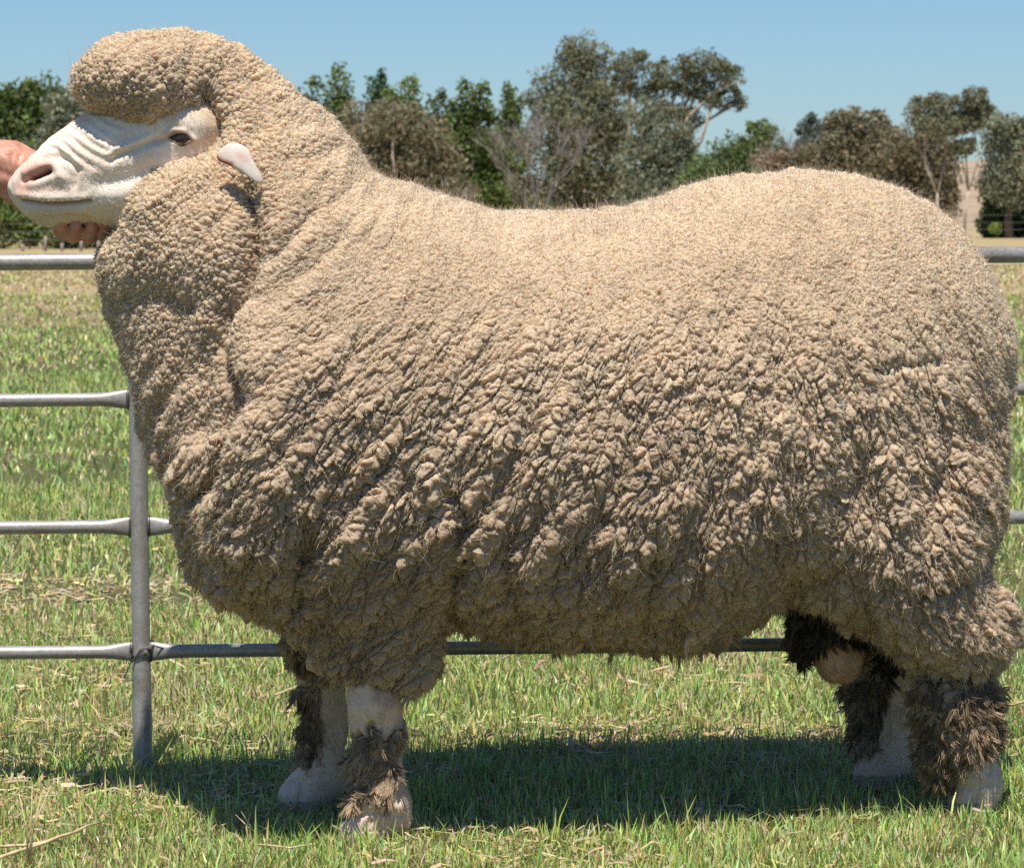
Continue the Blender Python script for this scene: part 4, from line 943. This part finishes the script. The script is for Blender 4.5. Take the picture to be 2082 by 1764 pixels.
    P2 = np.concatenate([P2, P3]); rad = np.concatenate([rad, np.tile([[.00013, .00012, .0001, .00006]], (len(pr), 1))]); c2 = np.concatenate([c2, np.clip(Cn[pr] * .4 + np.array([[.50, .42, .32]]), 0, .85)[:, None, :] * np.ones((1, K, 1))])  # silhouette fibres get a paler tint, a painted sunlit fringe
    # shaggy locks on shanks, hocks and purse
    sh = np.where(hd & (An[:, 3] > .12))[0]; nl = 3200; cl = rng.choice(sh, nl); per = 9; ix = np.repeat(cl, per); gs = nd[ix]
    dl_ = gs * .55 + np.array([[0, 0, -.95]]) + np.repeat(rng.normal(size=(nl, 3)) * .35, per, 0) + rng.normal(size=(len(ix), 3)) * .10; dl_ /= np.linalg.norm(dl_, axis=1, keepdims=True)
    Ls = np.repeat(rng.uniform(.010, .024, nl), per) * rng.uniform(.7, 1.1, len(ix)); bs = np.repeat(rng.normal(size=(nl, 3)) * .5, per, 0); s0 = Wn[ix] + rng.normal(size=(len(ix), 3)) * .0018 - gs * .001
    P4 = np.stack([s0 + dl_ * (Ls * t)[:, None] + bs * (Ls * .5 * t * t)[:, None] for t in (0, .33, .67, 1)], 1); P4[:, :, 1] -= mid(0)
    P2 = np.concatenate([P2, P4]); rad = np.concatenate([rad, np.tile([[.0007, .0007, .0006, .0002]], (len(ix), 1))]); c2 = np.concatenate([c2, np.clip(Cn[ix] * np.repeat(rng.uniform(.7, 1.5, (nl, 1)), per, 0), 0, .8)[:, None, :] * np.ones((1, K, 1))])
    o = curves_object('wool_fibres', P2, rad, c2, K, M['wool'], fleece); o['kind'] = 'stuff'

ram, body, RD = build_ram()
build_fleece(ram, RD)

# ================================================================== HANDLER'S ARM
def build_arm():
    T = .085
    G = Grid((-1.25, -.10, .80), (-.58, .22, 1.16), .0032)
    def p(px, py, t): return LP(px, py, t)
    f = cone(G, (-1.22, .16, 1.02), p(-150, 318, .115), .047, .046)
    f = smax(f, cone(G, p(-150, 318, .115), p(20, 342, T), .046, .036, 1.0), .02)
    f = smax(f, cone(G, p(20, 342, T), p(62, 372, T - .005), .034, .036, .8), .03)
    f = smax(f, cone(G, p(62, 372, T - .005), p(120, 425, .070), .036, .032, .75), .03)
    f = smax(f, cone(G, p(95, 400, .070), p(185, 440, .062), .026, .026, .8), .03)
    # four fingers wrapped under the jaw, and the thumb up the far cheek
    for k, (px, lowy, r) in enumerate(((122, 470, .0105), (150, 479, .0125), (182, 479, .0122), (211, 474, .0112))):
        a, b, c, d = p(px - 4, 440, .055), p(px - 1, lowy - 2, .030), p(px, lowy, -.004), p(px + 5, lowy - 20, -.026)
        g = smax(cone(G, a, b, r * 1.08, r), cone(G, b, c, r, r * .97), .004); g = smax(g, cone(G, c, d, r * .97, r * .8), .004)
        f = smax(f, g, .0012)
    f = smax(f, smax(cone(G, p(70, 360, .085), p(120, 330, .100), .016, .014), cone(G, p(120, 330, .100), p(165, 318, .092), .014, .011), .004), .012)
    V, F = surface(G, f); V = relax(V, F, 2, .4); n = vnormals(V, F)
    V += n * ((vnoise(V, 70, 51) - .5) * .0022)[:, None]
    ax_, ay_ = proj(to_world(V)); wr = np.zeros(len(V))
    for pts, wd, dp in (([(40, 316), (32, 350), (26, 388)], 4, -.0035), ([(28, 312), (20, 350), (14, 386)], 4, -.002), ([(-60, 300), (0, 318), (40, 335)], 10, .003), ([(-60, 340), (0, 350), (30, 360)], 8, -.0025)):
        d, s = stroke(ax_, ay_, pts); wr += dp * np.exp(-(d / wd) ** 2)
    V += n * wr[:, None]
    W = to_world(V); o0 = W.mean(0)
    person = empty('person', (-1.1, mid(-1.1) + .15, 0), 'handler at left, only a sunburnt forearm and hand gripping the ram\'s jaw in view', 'person')
    W[:, 0] += 1.1; W[:, 1] -= mid(-1.1) + .15
    arm = link('arm', mesh_np('arm', W, F), M['skin'], person)
    pk = rng.choice(np.where((ax_ < 40) & (n[:, 1] < .4))[0], 2600); L = rng.uniform(.006, .014, (len(pk), 1)); dh = np.array([[.8, 0, -.25]]) + n[pk] * .5 + rng.normal(size=(len(pk), 3)) * .25
    PH = np.stack([W[pk], W[pk] + dh * L * .5, W[pk] + dh * L + np.array([[0, 0, -.002]])], 1)
    o = curves_object('arm_hair', PH, np.tile([[.00012, .0001, .00005]], (len(pk), 1)), np.tile(np.array([[[.42, .27, .15]]]), (len(pk), 3, 1)), 3, M['wool'], arm); o['kind'] = 'stuff'
build_arm()

# ================================================================== GRASS
def build_grass():
    Vs, Fs, Cs = [], [], []; base = 0
    def band(y0, y1, dens, h, wd, straw, segs=2):
        nonlocal base
        def half(y): return (y - CAM_Y) * .175 + .25
        n = int((y1 - y0) * (half(y0) + half(y1)) * dens)
        y = y0 + (y1 - y0) * np.sqrt(rng.random(n)) if y1 - y0 > 3 else rng.uniform(y0, y1, n)
        x = rng.uniform(-1, 1, n) * half(y)
        P = np.stack([x, y, np.zeros(n)], 1)
        # tufting: drop blades in bare spots
        q = vnoise(P + 5, 5.5, 61) * .6 + vnoise(P + 5, 17, 62) * .4
        keep = rng.random(n) < .35 + 1.1 * q; P = P[keep]; q = q[keep]; n = len(P)
        dryp = np.clip(straw + .22 * sstep(.0, -.8, P[:, 0]) * sstep(2, 0, P[:, 1]) + .6 * (vnoise(P + 9, 1.7, 63) - .5) + .5 * (vnoise(P + 9, 7, 64) - .5), .03, .97)
        dry = rng.random(n) < dryp
        H = h * rng.gamma(5, .2, n) * (.6 + .8 * q) * np.where(dry, .8, 1.0)
        az = rng.random(n) * 2 * math.pi; lean = rng.gamma(2.2, .30, n) * np.where(dry, 1.7, 1.0)
        dx = np.stack([np.cos(az), np.sin(az), 0 * az], 1); sx = np.stack([-np.sin(az), np.cos(az), 0 * az], 1)
        tw = rng.random(n) * 1.2 - .6; sx = sx * np.cos(tw)[:, None] + dx * np.sin(tw)[:, None]
        wv = (wd * rng.uniform(.6, 1.4, n))[:, None]
        s1, s2 = np.sin(lean * .6), np.sin(np.minimum(lean * 1.3, 1.75)); c1, c2 = np.cos(lean * .6), np.cos(np.minimum(lean * 1.3, 1.62))
        m = P + dx * (H * .5 * s1)[:, None]; m[:, 2] += H * .5 * c1
        tp = m + dx * (H * .5 * s2)[:, None]; tp[:, 2] += H * .5 * c2
        V = np.stack([P - sx * wv * .5, P + sx * wv * .5, m + sx * wv * .42, m - sx * wv * .42, tp], 1)
        V[:, :, 2] += .002
        g = np.stack([rng.uniform(.25, .44, n), rng.uniform(.36, .54, n), rng.uniform(.08, .17, n)], 1)
        pale = rng.random(n) < .36; g[pale] = g[pale] * np.array([1.5, 1.3, 1.4])
        s_ = np.stack([rng.uniform(.62, .80, n), rng.uniform(.48, .64, n), rng.uniform(.24, .40, n)], 1) * rng.uniform(.55, 1.1, (n, 1))
        col = np.where(dry[:, None], s_, g)
        Vs.append(V.reshape(-1, 3)); Cs.append(np.repeat(col, 5, 0))
        i = base + 5 * np.arange(n); Fs.append((np.stack([i, i + 1, i + 2, i + 3], 1), np.stack([i + 3, i + 2, i + 4], 1))); base += 5 * n
    def litter(y0, y1, dens, L, wd):
        nonlocal base
        def half(y): return (y - CAM_Y) * .175 + .25
        n = int((y1 - y0) * (half(y0) + half(y1)) * dens); y = rng.uniform(y0, y1, n); x = rng.uniform(-1, 1, n) * half(y)
        P = np.stack([x, y, rng.uniform(.004, .026, n)], 1); q = vnoise(P + 3, 3.0, 65); left = np.clip(.55 - x * .35, .25, 1)
        keep = rng.random(n) < np.clip((q - .25) * 1.9, .05, 1) * left; P = P[keep]; n = len(P)
        az = rng.random(n) * 6.283; el = rng.normal(size=n) * .22; ln = L * rng.uniform(.4, 1.5, n)
        d = np.stack([np.cos(az) * np.cos(el), np.sin(az) * np.cos(el), np.sin(el)], 1); sx = np.stack([-np.sin(az), np.cos(az), rng.normal(size=n) * .5], 1)
        wv = (wd * rng.uniform(.6, 1.5, n))[:, None]; bend = rng.normal(size=(n, 1)) * .12
        A = P - d * (ln * .5)[:, None]; B = P + sx * ln[:, None] * bend; E = P + d * (ln * .5)[:, None]
        Vv = np.stack([A - sx * wv * .5, A + sx * wv * .5, B + sx * wv * .5, B - sx * wv * .5, E], 1); Vv[:, :, 2] = np.maximum(Vv[:, :, 2], .004)
        col = np.stack([rng.uniform(.62, .86, n), rng.uniform(.47, .70, n), rng.uniform(.22, .42, n)], 1) * rng.uniform(.6, 1.05, (n, 1))
        Vs.append(Vv.reshape(-1, 3)); Cs.append(np.repeat(col, 5, 0))
        i = base + 5 * np.arange(n); Fs.append((np.stack([i, i + 1, i + 2, i + 3], 1), np.stack([i + 3, i + 2, i + 4], 1))); base += 5 * n
    litter(-.75, 1.2, 9000, .035, .0030); litter(1.2, 5, 1900, .045, .0045)
    band(-.75, .9, 42000, .0245, .0032, .40)
    band(.9, 2.6, 18500, .030, .0038, .34)
    band(2.6, 6, 6500, .034, .0055, .30)
    band(6, 14, 2000, .038, .010, .30)
    band(14, 22, 700, .045, .018, .42)
    band(22, 34, 330, .045, .026, .72)
    band(34, 60, 110, .05, .04, .95)
    V = np.concatenate(Vs); quads = np.concatenate([a for a, b in Fs]); tris = np.concatenate([b for a, b in Fs])
    me = bpy.data.meshes.new('grass'); nq, nt_ = len(quads), len(tris)
    me.vertices.add(len(V)); me.vertices.foreach_set('co', V.astype(np.float32).ravel())
    me.loops.add(nq * 4 + nt_ * 3); me.loops.foreach_set('vertex_index', np.concatenate([quads.ravel(), tris.ravel()]).astype(np.int32))
    me.polygons.add(nq + nt_); me.polygons.foreach_set('loop_start', np.concatenate([np.arange(nq) * 4, nq * 4 + np.arange(nt_) * 3]).astype(np.int32))
    me.update(calc_edges=True); tint(me, np.concatenate(Cs))
    o = link('grass', me, M['grass']); tag(o, 'short green pasture grass mixed with dry blades', 'grass', kind='stuff')
    print('GRASS tris', nq * 2 + nt_)
build_grass()

# ================================================================== STRAW STALKS
def stalk(label, pts, r):
    P = [gnd(px, py, z) for px, py, z in pts]; o0 = Vector((P[0].x, P[0].y, 0))
    fine = [P[i].lerp(P[i + 1], q) for i in range(len(P) - 1) for q in (0, .5)] + [P[-1]]
    fine = [p + Vector((0, 0, .002 * math.sin(3 * i))) for i, p in enumerate(fine)]
    mb = MB(); mb.add(*tube([p - o0 for p in fine], [r * (1 - .5 * i / len(fine)) for i in range(len(fine))], 6))
    o = mb.build('straw_stalk', M['straw']); o.location = o0
    tag(o, label, 'straw', 'loose straw stalks in the grass')
stalk('longest thick straw stalk lying at the bottom left corner', [(-30, 1752, .02), (90, 1712, .032), (150, 1690, .036), (208, 1668, .030)], .0031)
stalk('thinner straw stalk just under the longest one at bottom left', [(-20, 1722, .02), (60, 1716, .03), (120, 1706, .03)], .0028)
stalk('short straw stalk lying in front of the near front foot', [(520, 1716, .03), (590, 1722, .034), (640, 1716, .03)], .0018)
stalk('pale straw stalk on the grass right of the hind foot', [(2040, 1438, .03), (2085, 1424, .035), (2120, 1420, .03)], .0030)
stalk('straw stalk lying behind the far front leg', [(560, 1412, .03), (610, 1392, .036), (650, 1375, .034)], .0022)
def upright(label, px, py, top, lean):
    a = gnd(px, py); b = at(px + lean, top, a.y)
    mb = MB()
    for k in range(4):
        e = b - a + Vector((random.uniform(-.03, .03), random.uniform(-.02, .02), random.uniform(-.03, .01)))
        mb.add(*tube([(random.uniform(-.006, .006), 0, 0), e * .5 + Vector((random.uniform(-.01, .01), 0, .005)), e], [.0016, .0014, .0006], 5))
    o = mb.build('dry_stem', M['straw']); o.location = a; tag(o, label, 'dry grass', 'upright dry stems in the grass')
upright('upright dry grass stems at the bottom left corner', 52, 1775, 1600, 14)
upright('slender dry stem standing in the shadow left of the near front foot', 512, 1722, 1655, 4)
